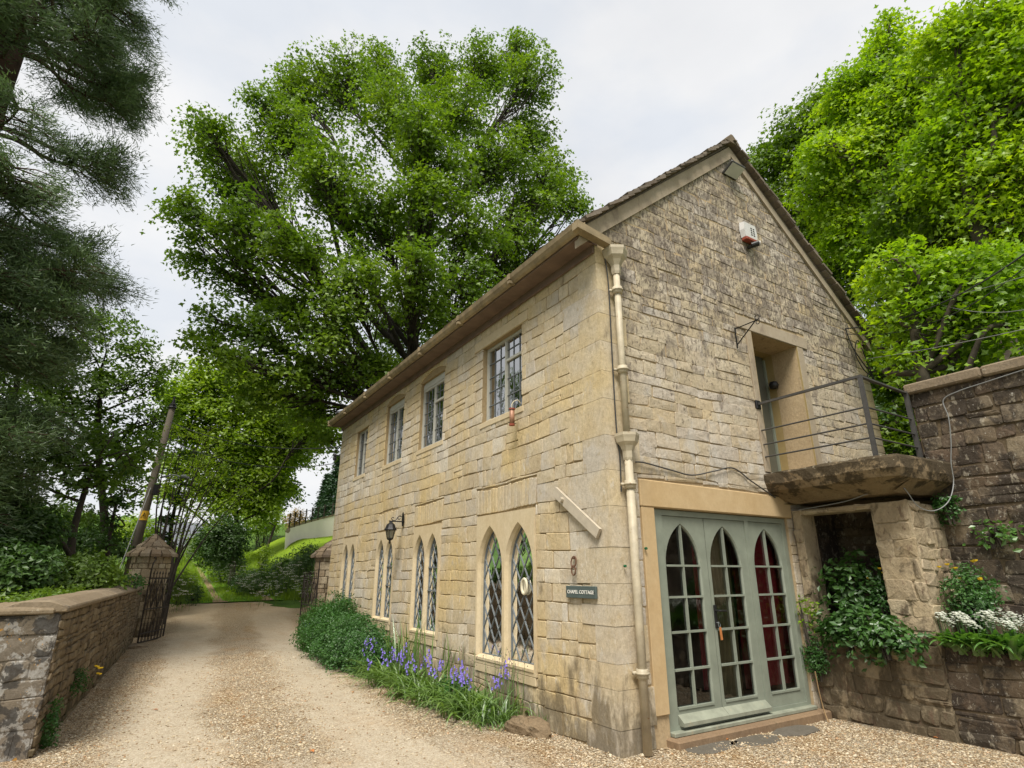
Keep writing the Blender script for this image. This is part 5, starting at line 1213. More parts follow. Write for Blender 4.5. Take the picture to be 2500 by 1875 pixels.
# trees across the drive to the left of the frame, mirrored in the windows
for i, (x_, y_, h_, lab) in enumerate([(-13.5, -1.0, 7.5, 'broad green tree across the drive opposite the cottage'), (-14.5, 4.5, 8.0, 'broad green tree across the drive nearer the gate'), (-12.5, -7.5, 7.0, 'broad green tree across the drive behind the viewpoint')]):  # off_tree
    z_ = float(Hh(x_, y_)) - .1; rg = random.Random(i); bl = [(np.array([x_ + rg.uniform(-1.8, 1.8), y_ + rg.uniform(-2.4, 2.4), z_ + rg.uniform(2.2, h_)]), np.array([1.5, 1.7, 1.3])) for k in range(13)]
    tree('woodland_tree', lab, np.array([x_, y_, z_]), [np.array([x_, y_, z_ + 2.]), np.array([x_, y_, z_ + h_ - 1])], .2, bl, 26, .2, M['ashleaf'], M['bark'], 'woodland trees left of the drive', OVAL, seed=80 + i, nl=16, trad=.7)
# bare-stemmed thicket between the pole and the lane
t = thing('coppiced_thicket', tuple(at(395, 1400, 21)), 'thicket of thin bare leaning stems between the telegraph pole and the lane', 'thicket'); m = MB(); rg = random.Random(6); ends = []
for i in range(17):
    s = at(rg.uniform(375, 425), 1395, 21 + rg.uniform(-1, 1.5)); s[2] = Hh(s[0], s[1]) - .1; u = rg.random(); e = at(430 + 190 * u + rg.uniform(-20, 20), 1030 + 150 * u * u + rg.uniform(-20, 60), 21 + rg.uniform(-1, 2.5)); mid = s + (e - s) * .5 + np.array([-.3 * rg.random(), 0, .35])
    sp = smooth_path([s, mid, e], 6); m.tube(sp, [.035 * (1 - .8 * k / len(sp)) for k in range(len(sp))], 5, False); ends += [np.array(p) for p in sp[7:]]
    for q in range(5): p = sp[rg.randrange(5, len(sp))]; e2 = p + Vector((rg.uniform(-.2, .8), rg.uniform(-.5, .5), rg.uniform(.1, .7))); m.tube([p, e2], [.009, .003], 4, False); ends.append(np.array(e2))
m.build('stems', M['bark'], t)
RNG = np.random.default_rng(5); ends = np.array(ends); ends = ends[RNG.random(len(ends)) < .6]; p, nn_ = tuft_points(ends, np.tile([0, 0, 1.], (len(ends), 1)), 26, .34); leaves('foliage', p, nn_, RNG.uniform(.06, .11, len(p)), M['yellowleaf'], t, OVAL)
# bushes
def bb(px, py, d, rp, ry): c, r = blob(px, py, rp, d, ry); return c, r
for i, (px_, py_, d_, rp, ry, n_, lf, mt, lab) in enumerate([
    (545, 1318, 27, 62, 60, 9000, .12, 'darkleaf', 'large dark rounded bush right of the grassy lane'),
    (500, 1330, 40, 50, 35, 3000, .16, 'ashleaf', 'green bush at the bend of the grassy lane'),
    (640, 1265, 46, 60, 40, 3600, .2, 'yellowleaf', 'green-gold tree above the lawn left of the white wall'),
    (655, 1215, 48, 50, 40, 2600, .2, 'darkleaf', 'dark tree behind the lawn left of the white wall'),
    (722, 1268, 44, 26, 28, 1500, .14, 'orange', 'coppery young tree beside the white wall'),
    (560, 1378, 30, 44, 28, 3300, .09, 'hedge', 'dark hedge clump nearest the lane'),
    (615, 1418, 26.0, 50, 28, 4600, .08, 'hedge', 'dark hedge clump in the middle of the bank beyond the gate'),
    (690, 1400, 25.5, 52, 45, 4600, .08, 'hedge', 'dark hedge clump on the bank right of the middle'),
    (748, 1375, 24.5, 48, 52, 4600, .08, 'hedge', 'tall dark hedge clump against the right gate pier'),
    (645, 1352, 27, 20, 24, 900, .09, 'yellowleaf', 'pale sapling growing in front of the lawn'),
    (440, 1430, 22.5, 36, 36, 3000, .07, 'ashleaf', 'leafy verge clump beside the left pier'),
    (470, 1445, 23.5, 22, 22, 1800, .07, 'hedge', 'low dark verge clump at the mouth of the lane'),
    (412, 1350, 34, 26, 26, 1400, .12, 'yellowleaf', 'sunlit bush behind the left gate pier'),
    (180, 1400, 13.5, 120, 45, 5200, .09, 'ashleaf', 'nettle-green undergrowth behind the boundary wall'),
    (235, 1405, 15.5, 45, 30, 3000, .09, 'ashleaf', 'undergrowth by the left gate pier'),
    (40, 1390, 12.0, 110, 70, 5200, .10, 'darkleaf', 'dark undergrowth at the far left behind the wall'),
    (60, 1290, 14.0, 110, 60, 4500, .10, 'darkleaf', 'dark thicket under the redwood'),
    (230, 1330, 21.0, 90, 45, 3600, .11, 'darkleaf', 'shaded bush between the left trees'),
    (150, 1270, 24.0, 120, 55, 3600, .12, 'ashleaf', 'green thicket behind the left woodland trunks'),
    (330, 1300, 30.0, 70, 40, 2600, .15, 'yellowleaf', 'pale green bush behind the telegraph pole')]):
    c, r = bb(px_, py_, d_, rp, ry); bush('hedge_bush' if mt == 'hedge' else 'bush', lab, c, r, n_, lf, M[mt], seed=100 + i, base_z=min(c[2] - r[2] * .8, float(Hh(c[0], c[1])) + .2) if d_ < 28 else float(Hh(c[0], c[1])) - .1, trad=.22 if d_ < 28 else .45)
# ivy strands lying on the left wall
RNG = np.random.default_rng(15); n = 260; s = RNG.random(n); wl = np.array([-4.75, 2.95, 0]) * (1 - s[:, None]) + np.array([-4.05, 13.25, 0]) * s[:, None] + np.stack([-.46 - RNG.random(n) * .45, np.zeros(n), 1.22 + RNG.random(n) * .26], 1)
vt = thing('wall_top_herbs', (-5.0, 8, 1.2), 'leafy herbs spilling over the back of the boundary wall', 'plants'); p, nn_ = tuft_points(wl, np.tile([0, 0, 1.], (n, 1)), 16, .2); leaves('foliage', p, nn_, RNG.uniform(.04, .09, len(p)), M['ashleaf'], vt, OVAL)
c = at(315, 1418, 15.6); bush('wall_top_plant', 'bright leafy plant on the wall top beside the left gate pier', c, (.35, .4, .14), 500, .07, M['fern'], 'plant', seed=61, stems=5, base_z=1.15)
# far conifer, fir and hill
def conifer(label, px_, py_, d, h, seed):
    global RNG; RNG = np.random.default_rng(seed); b = at(px_, py_, d); b[2] = float(Hh(b[0], b[1])); t = thing('conifer_tree', tuple(b), label, 'tree', 'far conifers above the white wall')
    m = MB(); m.tube([b, b + [0, 0, h]], [.14, .03], 6); m.build('trunk', M['bark'], t); n = 900; z_ = RNG.random(n) ** 1.3; a_ = RNG.random(n) * 6.283; rr_ = (1 - z_) * h * .26 * RNG.uniform(.5, 1.1, n)
    p = b + np.stack([rr_ * np.cos(a_), rr_ * np.sin(a_), .3 + z_ * h], 1); p, nn_ = tuft_points(p, np.tile([0, 0, 1.], (n, 1)), 7, .35, .4); leaves('crown', p, nn_, RNG.uniform(.15, .3, len(p)), M['conifer'], t, OVAL)
conifer('far conifer directly left of the cottage corner', 812, 1300, 50, 5.6, 71); conifer('shorter far conifer left of the tallest one', 788, 1300, 52, 4.2, 72); conifer('rounded far conifer beside the cottage corner', 830, 1300, 48, 4.4, 73)
# hill across the valley
def hill():
    az = np.radians(np.linspace(-95, 30, 160)); ds = np.linspace(110, 420, 90); A, Dd = np.meshgrid(az, ds); t_ = (Dd - 110) / 310
    prof = 30 + 9 * np.sin(A * 5 + .6) + 6 * np.sin(A * 11); z = -3 + (prof + 6) * ss(0, .55, t_) + 2.0 * wav(A * 160, Dd * .35, 1.) * ss(0, .2, t_) + 1.2 * wav(A * 330, Dd * .8, 1.)
    z *= 1 - .45 * ss(R(-42), R(-20), A)
    th = A + R(-YAW) ; V = np.stack([CAM[0] + Dd * np.sin(th), CAM[1] + Dd * np.cos(th), z], -1).reshape(-1, 3)
    nx = len(az); i, j = np.meshgrid(np.arange(nx - 1), np.arange(len(ds) - 1)); a = (j * nx + i).ravel(); q = np.stack([a, a + 1, a + nx + 1, a + nx], 1)
    g = G('wooded far hill'); nz_ = g.noise(g.pos(), .05, 4, .6); c_ = g.ramp(nz_, [(.3, (.05, .10, .03)), (.5, (.10, .17, .045)), (.7, (.20, .29, .08))]); c_ = g.mix(g.rng(g.noise(g.pos(), .35, 5, .7), .4, .6, 0, .5), c_, (.035, .07, .03))
    tag(raw_mesh('hills', V, q[:, ::-1].ravel() if False else q.ravel(), np.arange(len(q)) * 4, np.full(len(q), 4), g.surf(c_, .95, g.bump(g.noise(g.pos(), .35, 5, .7), 1, 1.5), spec=.02), None, (0, 0, 0), None, True), kind='structure')
hill()
# white garden wall with a post-and-wire fence on top
ww = []
for (px_, yt, yb, d) in [(697, 1300, 1326, 38), (705, 1291, 1325, 39), (730, 1283, 1322, 40), (760, 1274, 1318, 41), (790, 1266, 1315, 42), (830, 1256, 1312, 43), (880, 1250, 1310, 44)]: ww.append((at(px_, yb, d), at(px_, yt, d)))
gw = thing('garden_wall', tuple(ww[2][0]), 'curved cream-painted garden wall above the lawn', 'wall'); m = MB()
for (a, b), (c, d) in zip(ww[:-1], ww[1:]):
    k = np.array([.25, .5, 0]); a = a - [0, 0, .5]; c = c - [0, 0, .5]; m.hexa([a, c, c + k, a + k, b, d, d + k, b + k])
m.build('wall_face', M['farwhite'], gw); m = MB()
for (a, b), (c, d) in zip(ww[:-1], ww[1:]):
    k = np.array([.28, .55, 0]); e = np.array([-.04, -.06, 0]); u = np.array([0, 0, .10]); m.hexa([b + e, d + e, d + k, b + k, b + e + u, d + e + u, d + k + u, b + k + u])
m.build('coping', M['coping'], gw)
fn = thing('post_fence', tuple(ww[3][1]), 'dark post and wire fence along the top of the cream garden wall', 'fence')
for i in range(9):
    t_ = i / 8 * 4.0; k = min(int(t_), 4); b = ww[k + 1][1] * (1 - (t_ - k)) + ww[min(k + 2, 6)][1] * (t_ - k) if k < 5 else ww[-1][1]
    m = MB(); m.bar(b, b + [0, 0, .95], .07); m.build('post', M['bark'], fn)
m = MB()
for h_ in (.35, .8):
    for k in range(1, 6): m.bar(ww[k][1] + [0, 0, h_], ww[k + 1][1] + [0, 0, h_], .03)
m.build('wires', M['bark'], fn)
# slate-roofed house far down the valley
hc = at(412, 1345, 60); ho = thing('distant_house', tuple(hc), 'grey slate roof of a distant house glimpsed right of the left gate pier', 'house')
m = MB(); m.box(hc[0] - 3.5, hc[0] + 2.2, hc[1], hc[1] + 4, hc[2] - 3, hc[2] + .2); m.build('wall', M['farwhite'], ho)
m = MB(); m.hexa([(hc[0] - 3.8, hc[1] - .3, hc[2] + .1), (hc[0] + 2.5, hc[1] - .3, hc[2] + .1), (hc[0] + 2.5, hc[1] + 2, hc[2] + 2.4), (hc[0] - 3.8, hc[1] + 2, hc[2] + 2.4), (hc[0] - 3.8, hc[1] - .3, hc[2] + .3), (hc[0] + 2.5, hc[1] - .3, hc[2] + .3), (hc[0] + 2.5, hc[1] + 2, hc[2] + 2.6), (hc[0] - 3.8, hc[1] + 2, hc[2] + 2.6)])
m.build('roof', plain('blue grey slate', (.13, .14, .16), .6, var=.3, scale=2), ho)
# ------------------------------------------------------------------ telegraph pole, lamp arm, wires
ptop = at(421, 996, 21.0); pbot = at(338, 1310, 21.0); dirp = (ptop - pbot); pb = pbot - dirp * ((pbot[2] - float(Hh(pbot[0], pbot[1]))) / dirp[2])
pole = thing('telegraph_pole', tuple(pb), 'weathered leaning wooden telegraph pole behind the left gate pier', 'pole')
pp = lambda t: pb + (ptop - pb) * t
m = MB(); m.tube([pp(0), pp(.5), pp(1)], [.14, .115, .09], 12); m.build('shaft', M['wood'], pole, smooth=True)
m = MB(); m.lathe([(.14, 0), (.10, .05), (.10, .12), (.05, .16), (.02, .38), (.0, .40)], tuple(pp(1)), 8); m.build('finial', M['iron'], pole)
a = at(392, 1166, 21); b = at(425, 1160, 20.7); c = at(440, 1165, 20.6); d = at(463, 1169, 20.5)
m = MB(); m.tube(smooth_path([a, b, c], 5), .028, 6); arm = m.build('lamp_arm', M['lead'], pole)
m = MB(); m.tube(smooth_path([c + [0, 0, .02], (c + d) / 2 + [0, 0, .05], d], 5), [.03, .045, .055, .06, .06, .06, .055, .05, .045, .03, .02], 8); m.build('lamp_head', M['lead'], arm, smooth=True)
q = at(383, 1195, 20.8); m = MB(); m.bbox(q[0] - .09, q[0] + .09, q[1] - .07, q[1] + .07, q[2] - .17, q[2] + .17, .01); m.build('junction_box', M['iron'], pole)
q = at(355, 1256, 20.75)
m = MB(); fr_ = nrmz(CAM[:2] - q[:2]); rt = np.array([fr_[1], -fr_[0]]) * -1
def plate_pt(u, v, o=0.0): z_ = q[2] + v; ax_p = pb + (ptop - pb) * ((z_ - pb[2]) / (ptop[2] - pb[2])); an = u / .16; dd = fr_ * math.cos(an) + rt * math.sin(an); return (ax_p[0] + dd[0] * (.138 + o), ax_p[1] + dd[1] * (.138 + o), z_)
for i in range(8):
    u0 = -.17 + .34 * i / 8; u1 = -.17 + .34 * (i + 1) / 8; m.poly([plate_pt(u0, -.16), plate_pt(u1, -.16), plate_pt(u1, .12), plate_pt(u0, .12)])
m.build('warning_plate', M['yellow'], pole)
m = MB()
tri_ = [(-.085, -.10), (.085, -.10), (0, .06)]
for i in range(3): a_, b_ = tri_[i], tri_[(i + 1) % 3]; m.bar(plate_pt(*a_, .006), plate_pt(*b_, .006), .018, .006)
m.bar(plate_pt(.012, .02, .006), plate_pt(-.02, -.03, .006), .014, .006); m.bar(plate_pt(-.02, -.03, .006), plate_pt(.02, -.035, .006), .014, .006); m.bar(plate_pt(.02, -.035, .006), plate_pt(-.005, -.08, .006), .014, .006)
m.build('warning_symbol', M['black'], pole)
def wire(name, label, pts, r, mat, n=8, sag=0.0, cat='cable'):
    P = [np.array(p, float) for p in pts]
    if sag: A, B = P[0], P[-1]; P = [A + (B - A) * t - np.array([0, 0, sag * 4 * t * (1 - t)]) for t in np.linspace(0, 1, 15)]; sp = [Vector(p) for p in P]
    else: sp = smooth_path(P, n)
    m = MB(); m.tube(sp, r, 6); return tag(m.build(name, mat, None, tuple(P[0])), label, cat)
corner = np.array([-.02, 11.0, 5.0])
wire('overhead_wire', 'upper thin wire strung from the telegraph pole to the far cottage corner', [pp(.93), corner], .012, M['blackcable'], sag=.35)
wire('overhead_wire', 'lower thin wire strung from the telegraph pole to the far cottage corner', [pp(.85), corner - [0, 0, .45]], .010, M['blackcable'], sag=.45)
wire('stay_wire', 'pale slanting stay wire left of the telegraph pole', [pp(.62), at(290, 1395, 19.5)], .014, M['whitecable'], 2)
m = MB(); ic = np.array([-.02, 10.93, 4.75]); m.tube([ic, ic + [-.12, .06, 0]], .015); m.lathe([(.02, -.10), (.05, -.08), (.05, -.02), (.03, 0), (.045, .05), (.02, .09)], tuple(ic + [-.12, .06, -.05]), 8)
tag(m.build('insulator', M['iron'], None, tuple(ic)), 'small insulator bracket at the far eaves corner of the cottage', 'insulator')
K = np.array([5.62, -.04, 5.72])
wire('overhead_cable', 'thick double cable rising from the gable corner to the right edge', [K, at(2560, 575, 9.5)], .012, M['blackcable'], sag=.28)
wire('overhead_cable', 'second cable close beneath the thick one at the right', [K - [0, 0, .10], at(2560, 600, 9.5)], .007, M['blackcable'], sag=.40)
wire('overhead_cable', 'thin sagging cable crossing the bright leaves at the right', [at(2120, 745, 11.5), at(2560, 655, 9)], .004, M['whitecable'], sag=.12)
wire('overhead_cable', 'deeply sagging thin cable below the others at the right', [at(2180, 690, 11), at(2560, 742, 9)], .0045, M['whitecable'], sag=.30)
wire('overhead_cable', 'lowest pale wire above the retaining wall at the right', [at(2110, 877, 10.8), at(2560, 790, 8)], .005, M['whitecable'], sag=.03)
wire('cable_loops', 'tangle of black service cables looped under the right-hand eaves', [K, K + [.05, -.03, -.35], K + [.3, -.04, -.62], K + [.48, -.05, -.80], K + [.25, -.04, -.72], K + [.10, -.03, -.45], K + [.22, -.06, -.20], K + [.42, -.04, -.55], K + [.52, -.05, -.86], K + [.38, -.05, -.78], K + [.30, -.04, -.9], K + [.50, -.04, -.95]], .010, M['blackcable'])
wire('wall_cable', 'grey cable clipped along the gable from the downpipe to the landing', [ony(1552, 1128, -.04), ony(1575, 1130, -.035), ony(1640, 1148, -.03), ony(1690, 1160, -.03), ony(1745, 1150, -.035), ony(1790, 1143, -.03), ony(1835, 1175, -.03), ony(1893, 1215, -.035)], .009, M['railing'])
wire('wall_cable', 'thin dark cable running down beside the cream downpipe', [(-.02 + .14, -.035, 5.42), (.15, -.04, 5.0), (.145, -.035, 4.0), (.14, -.04, 3.2), (.17, -.035, 2.9), (.16, -.035, 2.5)], .008, M['blackcable'])
hx_ = 3.94
wire('wall_cable', 'white cable drooping down the retaining wall behind the railing', [onx(2560, 885, hx_), onx(2499, 903, hx_), onx(2400, 935, hx_), onx(2340, 955, hx_), onx(2303, 977, hx_), onx(2316, 1020, hx_), onx(2322, 1080, hx_), onx(2322, 1130, hx_), onx(2328, 1180, hx_), onx(2315, 1225, hx_ - .2), onx(2280, 1247, hx_ - .4), onx(2240, 1235, hx_ - .62), onx(2195, 1185, 3.15), onx(2120, 1205, 3.14), onx(2060, 1225, 3.15), onx(1950, 1245, 3.17)], .006, M['whitecable'])
for i, (x_, y_) in enumerate([(1575, 1339), (1524, 1382)]):
    p = ony(x_, y_, -.03); m = MB(); m.tube([p, p + [0, -.025, 0]], .014, 8); tag(m.build('wall_plug', M['hedge'] if False else plain('green plug', (.01, .10, .04)), None, tuple(p)), ['green wall plug right of the downpipe', 'green wall plug left of the downpipe'][i], 'plug')

# ------------------------------------------------------------------ planting along the long wall
RNG = np.random.default_rng(9)
t = thing('feathery_bush', (-.45, 8.2, 0), 'large billowing feathery green bush at the far end of the flower border', 'bush')
tc_ = []
for (cx, cy, cz, rx_, ry_, rz_, n) in [(-.42, 9.6, .42, .50, 1.0, .62, 420), (-.50, 8.2, .50, .60, 1.0, .62, 560), (-.55, 6.9, .42, .62, .95, .55, 520), (-.42, 6.0, .30, .5, .6, .38, 240), (-.25, 8.9, .8, .3, .9, .45, 200)]:
    q = nrmz(RNG.normal(size=(n, 3))) * (RNG.random((n, 1)) ** .3) * (1 + .1 * RNG.normal(size=(n, 1))); tc_.append(np.array([cx, cy, cz]) + q * [rx_, ry_, rz_])
tc_ = np.concatenate(tc_); tc_[:, 0] = np.minimum(tc_[:, 0], -.04); tc_[:, 2] = np.maximum(tc_[:, 2], .05)
p, nn_ = tuft_points(tc_, (tc_ - [-.4, 8, .1]) * [1, .2, 1] + [0, 0, .5], 26, .14, .6); leaves('foliage', p, nn_, RNG.uniform(.03, .06, len(p)), M['fern'], t, OVAL, .4, np.repeat(RNG.random(len(tc_)), 26) * .7 + RNG.random(len(p)) * .3)
m = MB(); rg = random.Random(3)
for i in range(40): j = rg.randrange(len(tc_)); e = Vector(tc_[j]); m.tube([(e.x * .7, e.y + rg.uniform(-.3, .3), 0), e + Vector((0, 0, .12))], [.008, .002], 4, False)
m.build('stems', M['fern'], t)
def blade(m, base, az, L, w, lift, curl, n=6):
    dx, dy = math.cos(az), math.sin(az); sx_, sy_ = -dy, dx; pts = []
    el = lift; p = Vector(base); st = L / n; b0 = len(m.v)
    for i in range(n + 1):
        t = i / n; ww_ = w * (1 - t ** 2.2) * (.65 + .35 * min(1, t * 4)) * .5 + .0006
        m.v.append((p.x + sx_ * ww_, p.y + sy_ * ww_, p.z)); m.v.append((p.x, p.y, p.z - ww_ * .35)); m.v.append((p.x - sx_ * ww_, p.y - sy_ * ww_, p.z))
        p = p + Vector((dx * math.cos(el), dy * math.cos(el), math.sin(el))) * st; el -= curl / n
        if p.z < base[2] + .015: p.z = base[2] + .015; el = max(el, 0)
    for i in range(n):
        a = b0 + 3 * i; m.face([a, a + 1, a + 4, a + 3]); m.face([a + 1, a + 2, a + 5, a + 4])
def clump(label, cat, name, x, y, z, nb, L, w, lift, curl, mat, spikes, seed, spread=.12, face=None, group=None, petal='petalblue', sh=.5, seedheads=0):
    rg = random.Random(seed); t = thing(name, (x, y, z), label, cat, group); m = MB()
    for i in range(nb):
        az = rg.uniform(0, 2 * math.pi) if face is None else rg.gauss(face, .95); m.tone = rg.random()
        blade(m, (x + rg.gauss(0, spread), y + rg.gauss(0, spread * 1.3), z), az, L * rg.uniform(.6, 1.15), w * rg.uniform(.7, 1.2), lift + rg.uniform(-.25, .35), curl * rg.uniform(.6, 1.25))
    m.build('leaves', M[mat], t)
    for i in range(spikes + seedheads):
        s = MB(); sd_ = i >= spikes; h = sh * rg.uniform(.7, 1.15) * (1.25 if sd_ else 1); bx_, by_ = x + rg.gauss(0, spread), y + rg.gauss(0, spread * 1.4); tx, ty = bx_ + rg.uniform(-.08, .08), by_ + rg.uniform(-.1, .1)
        s.mi = 0; s.tone = .4; s.tube([(bx_, by_, z), ((bx_ + tx) / 2, (by_ + ty) / 2, z + h * .55), (tx, ty, z + h)], [.004, .004, .002], 4, False); s.mi = 1
        for k in range(rg.randint(5, 9)):
            f = 1 - k * .045 - rg.uniform(0, .02); a_ = rg.uniform(0, 6.28); rr_ = .018 + rg.uniform(0, .02); c_ = Vector((bx_ + (tx - bx_) * f + rr_ * math.cos(a_), by_ + (ty - by_) * f + rr_ * math.sin(a_), z + h * f - .008)); k_ = .017 if not sd_ else .008
            s.lathe([(.002, k_ * .8), (k_ * .55, k_ * .3), (k_ * .6, -k_ * .4), (k_ * 1.0, -k_), (.002, -k_ * .6)], tuple(c_), 5, a_)
        s.build('seed_stalk' if sd_ else 'flower_spike', [M['strap'], M['seed'] if sd_ else M[petal]], t)
    return t
G1 = 'bluebell clumps along the cottage wall'
spots = [(-.52, 5.55, 8, 'bluebell clump against the feathery bush'), (-.30, 5.0, 9, 'bluebell clump under the second nearest pair of pointed windows'), (-.62, 4.7, 7, 'low bluebell clump sprawling onto the gravel under the second pair of windows'), (-.35, 4.2, 9, 'bluebell clump below the gap between the two nearest window pairs'), (-.60, 3.75, 7, 'sprawling glossy bluebell clump at the widest part of the border'),
         (-.33, 3.35, 10, 'tall thickly flowering bluebell clump left of the nearest pointed windows'), (-.55, 2.95, 5, 'strappy bluebell leaves spilling over the gravel edge'), (-.28, 2.55, 6, 'bluebell clump directly under the nearest pointed windows'), (-.52, 2.25, 7, 'bluebell clump with drooping leaves in front of the nearest windows'), (-.30, 1.95, 5, 'last bluebell clump before the rock')]
for i, (x_, y_, ns, lab) in enumerate(spots):
    clump(lab, 'bluebells', 'bluebell_clump', x_, y_, 0, 95, .56, .028, 1.05, 2.0, 'strap', max(2, ns // 2), 200 + i, .13, math.pi if x_ < -.45 else None, G1, sh=.55, seedheads=(3 if i in (3, 7) else 5 if i in (8, 9) else 0))
clump('bright grassy tuft of arching leaves beside the rock', 'grass tuft', 'grass_tuft', -.42, 1.78, 0, 130, .34, .014, .8, 1.7, 'limeleaf' if False else 'strap', 0, 240, .11)
clump('tall dry bluebell seed stalks behind the grassy tuft', 'seed stalks', 'seed_stalks', -.20, 1.75, 0, 14, .35, .012, 1.2, 1.0, 'strap', 2, 241, .10, None, None, sh=.62, seedheads=12)
clump('stray tuft growing at the wall foot right of the rock', 'grass tuft', 'grass_tuft', -.08, 1.22, 0, 14, .28, .010, 1.25, .8, 'strap', 0, 242, .04)
clump('upright sword-leaved iris behind the bluebells', 'iris', 'iris_plant', -.16, 4.75, 0, 34, 1.0, .035, 1.4, .5, 'strap', 0, 243, .14)
clump('second sword-leaved iris nearer the feathery bush', 'iris', 'iris_plant', -.16, 5.35, 0, 20, .95, .035, 1.42, .45, 'strap', 0, 244, .12)
clump('single upright iris fan left of the nearest window sill', 'iris', 'iris_plant', -.12, 3.75, 0, 12, .80, .03, 1.42, .4, 'strap', 0, 245, .07)
clump('stray violet flowers at the foot of the right-hand gate', 'flowers', 'violet_flowers', -.02, 12.3, 0, 40, .35, .015, 1.1, 1.2, 'strap', 7, 246, .22, sh=.5)
# broad-leaved filler between the clumps
for i, (x_, y_) in enumerate([(-.35, 2.75), (-.25, 3.1)]): bush('leafy_herb', ['broad-leaved herb under the nearest pointed windows', 'broad-leaved herb left of the nearest pointed windows'][i], (x_, y_, .18), (.2, .25, .18), 260, .07, M['fern'], 'plant', seed=310 + i, stems=0, trad=.1, base_z=0)
m = MB(); rg = random.Random(8)
# rock
def boulder(name, label, c, r, seed, mat, n=14):
    rg = random.Random(seed); m = MB(); b0 = 0; ph = [rg.uniform(0, 6.28) for _ in range(6)]
    for i in range(n + 1):
        th = math.pi * i / n
        for j in range(2 * n):
            a = math.pi * j / n; k = 1 + .16 * math.sin(2 * a + ph[0]) * math.sin(th) + .12 * math.sin(3 * a + ph[1] + 2 * th) + .07 * math.sin(5 * a + 4 * th + ph[2]) + rg.uniform(-.045, .045) * math.sin(th)
            m.v.append((c[0] + r[0] * k * math.sin(th) * math.cos(a), c[1] + r[1] * k * math.sin(th) * math.sin(a), c[2] + r[2] * (abs(math.cos(th)) ** .6 * (1 if th < math.pi / 2 else -1)) * k))
    for i in range(n):
        for j in range(2 * n): q = (j + 1) % (2 * n); m.face([i * 2 * n + j, (i + 1) * 2 * n + j, (i + 1) * 2 * n + q, i * 2 * n + q])
    return tag(m.build(name, mat, None, tuple(c)), label, 'rock')
boulder('rock', 'rough brown rock at the near end of the flower border', (-.26, 1.24, .05), (.15, .30, .10), 9, M['rock'])
boulder('rock', 'flat pale stone on the ground at the foot of the left gate', (-3.98, 12.35, .0), (.28, .20, .09), 5, M['coping'])
# ------------------------------------------------------------------ niche laurel, garlic bed, wall plants
bush('laurel_shrub', 'glossy laurel shrub bursting out of the dark stone niche', (3.18, -.62, 1.04), (.20, .50, .27), 1300, .085, M['laurel'], 'shrub', seed=401, stems=9, trad=.15, base_z=.82, nl=9)
bush('laurel_shrub', 'lower laurel sprays draped over the niche pier', (3.04, -1.05, 1.0), (.16, .34, .20), 620, .085, M['laurel'], 'shrub', seed=402, stems=4, trad=.13, base_z=.80, nl=9)
bush('laurel_shrub', 'dim upper laurel growth inside the dark niche', (3.45, -.55, 1.5), (.28, .42, .42), 1000, .085, M['laurel'], 'shrub', seed=403, stems=5, trad=.14, base_z=.82, nl=9)
bush('lime_shoots', 'yellow-green young shoots at the left of the niche laurel', (3.10, -.10, 1.22), (.07, .14, .22), 130, .05, M['limeleaf'], 'shoots', seed=404, stems=3, trad=.07, base_z=.85, nl=6)
bush('trailing_fern', 'soft fern trailing down the wall beside the doors', (3.14, -.10, .70), (.08, .15, .22), 1100, .035, M['fern'], 'fern', seed=405, stems=4, trad=.09, base_z=.45)
m = MB(); m.tube(smooth_path([ony(1990, 1640, -.22), ony(2000, 1690, -.20), ony(2012, 1735, -.2), ony(2022, 1762, -.24)], 4), .008, 5); tag(m.build('dry_stem', M['drystem'], None, tuple(ony(2010, 1720, -.2))), 'dry orange stem leaning on the wall right of the doors', 'stem')
def poppy(label, c, r, n, seed, nf):
    t = bush('yellow_poppy_plant', label, c, r, n, .045, M['fern'], 'poppy plant', seed=seed, stems=6, trad=.12, base_z=c[2] - r[2]); rg = random.Random(seed); 
    for i in range(nf): m = MB(); a = rg.uniform(0, 6.28); p = (c[0] - abs(rg.gauss(0, .25)) * r[0] , c[1] + r[1] * rg.uniform(-1, 1), c[2] + r[2] * rg.uniform(.5, 1.15)); m.lathe([(.003, -.012), (.022, .0), (.026, .012), (.003, .006)], p, 6, a); m.build('flower', M['petalyellow'], t)
poppy('yellow-flowered poppy plant in the bed behind the niche pier', (3.62, -1.72, 1.42), (.22, .26, .34), 2300, 411, 9)
poppy('small yellow poppy plant growing on top of the niche laurel', (3.38, -.92, 1.45), (.14, .12, .26), 700, 412, 4)
bush('wall_fern', 'small fern tucked under the right end of the landing slab', (3.85, -1.62, 2.42), (.12, .14, .14), 500, .05, M['fern'], 'fern', seed=413, stems=3, trad=.08, base_z=2.25)
bush('wall_creeper', 'round-leaved creeper growing from the retaining wall', onx(2430, 1300, 3.93), (.08, .26, .14), 110, .085, M['garlic'], 'creeper', seed=414, stems=4, trad=.12, nl=6)
bush('wall_fern', 'tiny fern on the retaining wall right of the pier', onx(2300, 1270, 3.93), (.06, .08, .10), 160, .035, M['fern'], 'fern', seed=415, stems=0, trad=.06)
G2 = 'wild garlic plants in the raised bed'
gl = []
rg = random.Random(31)
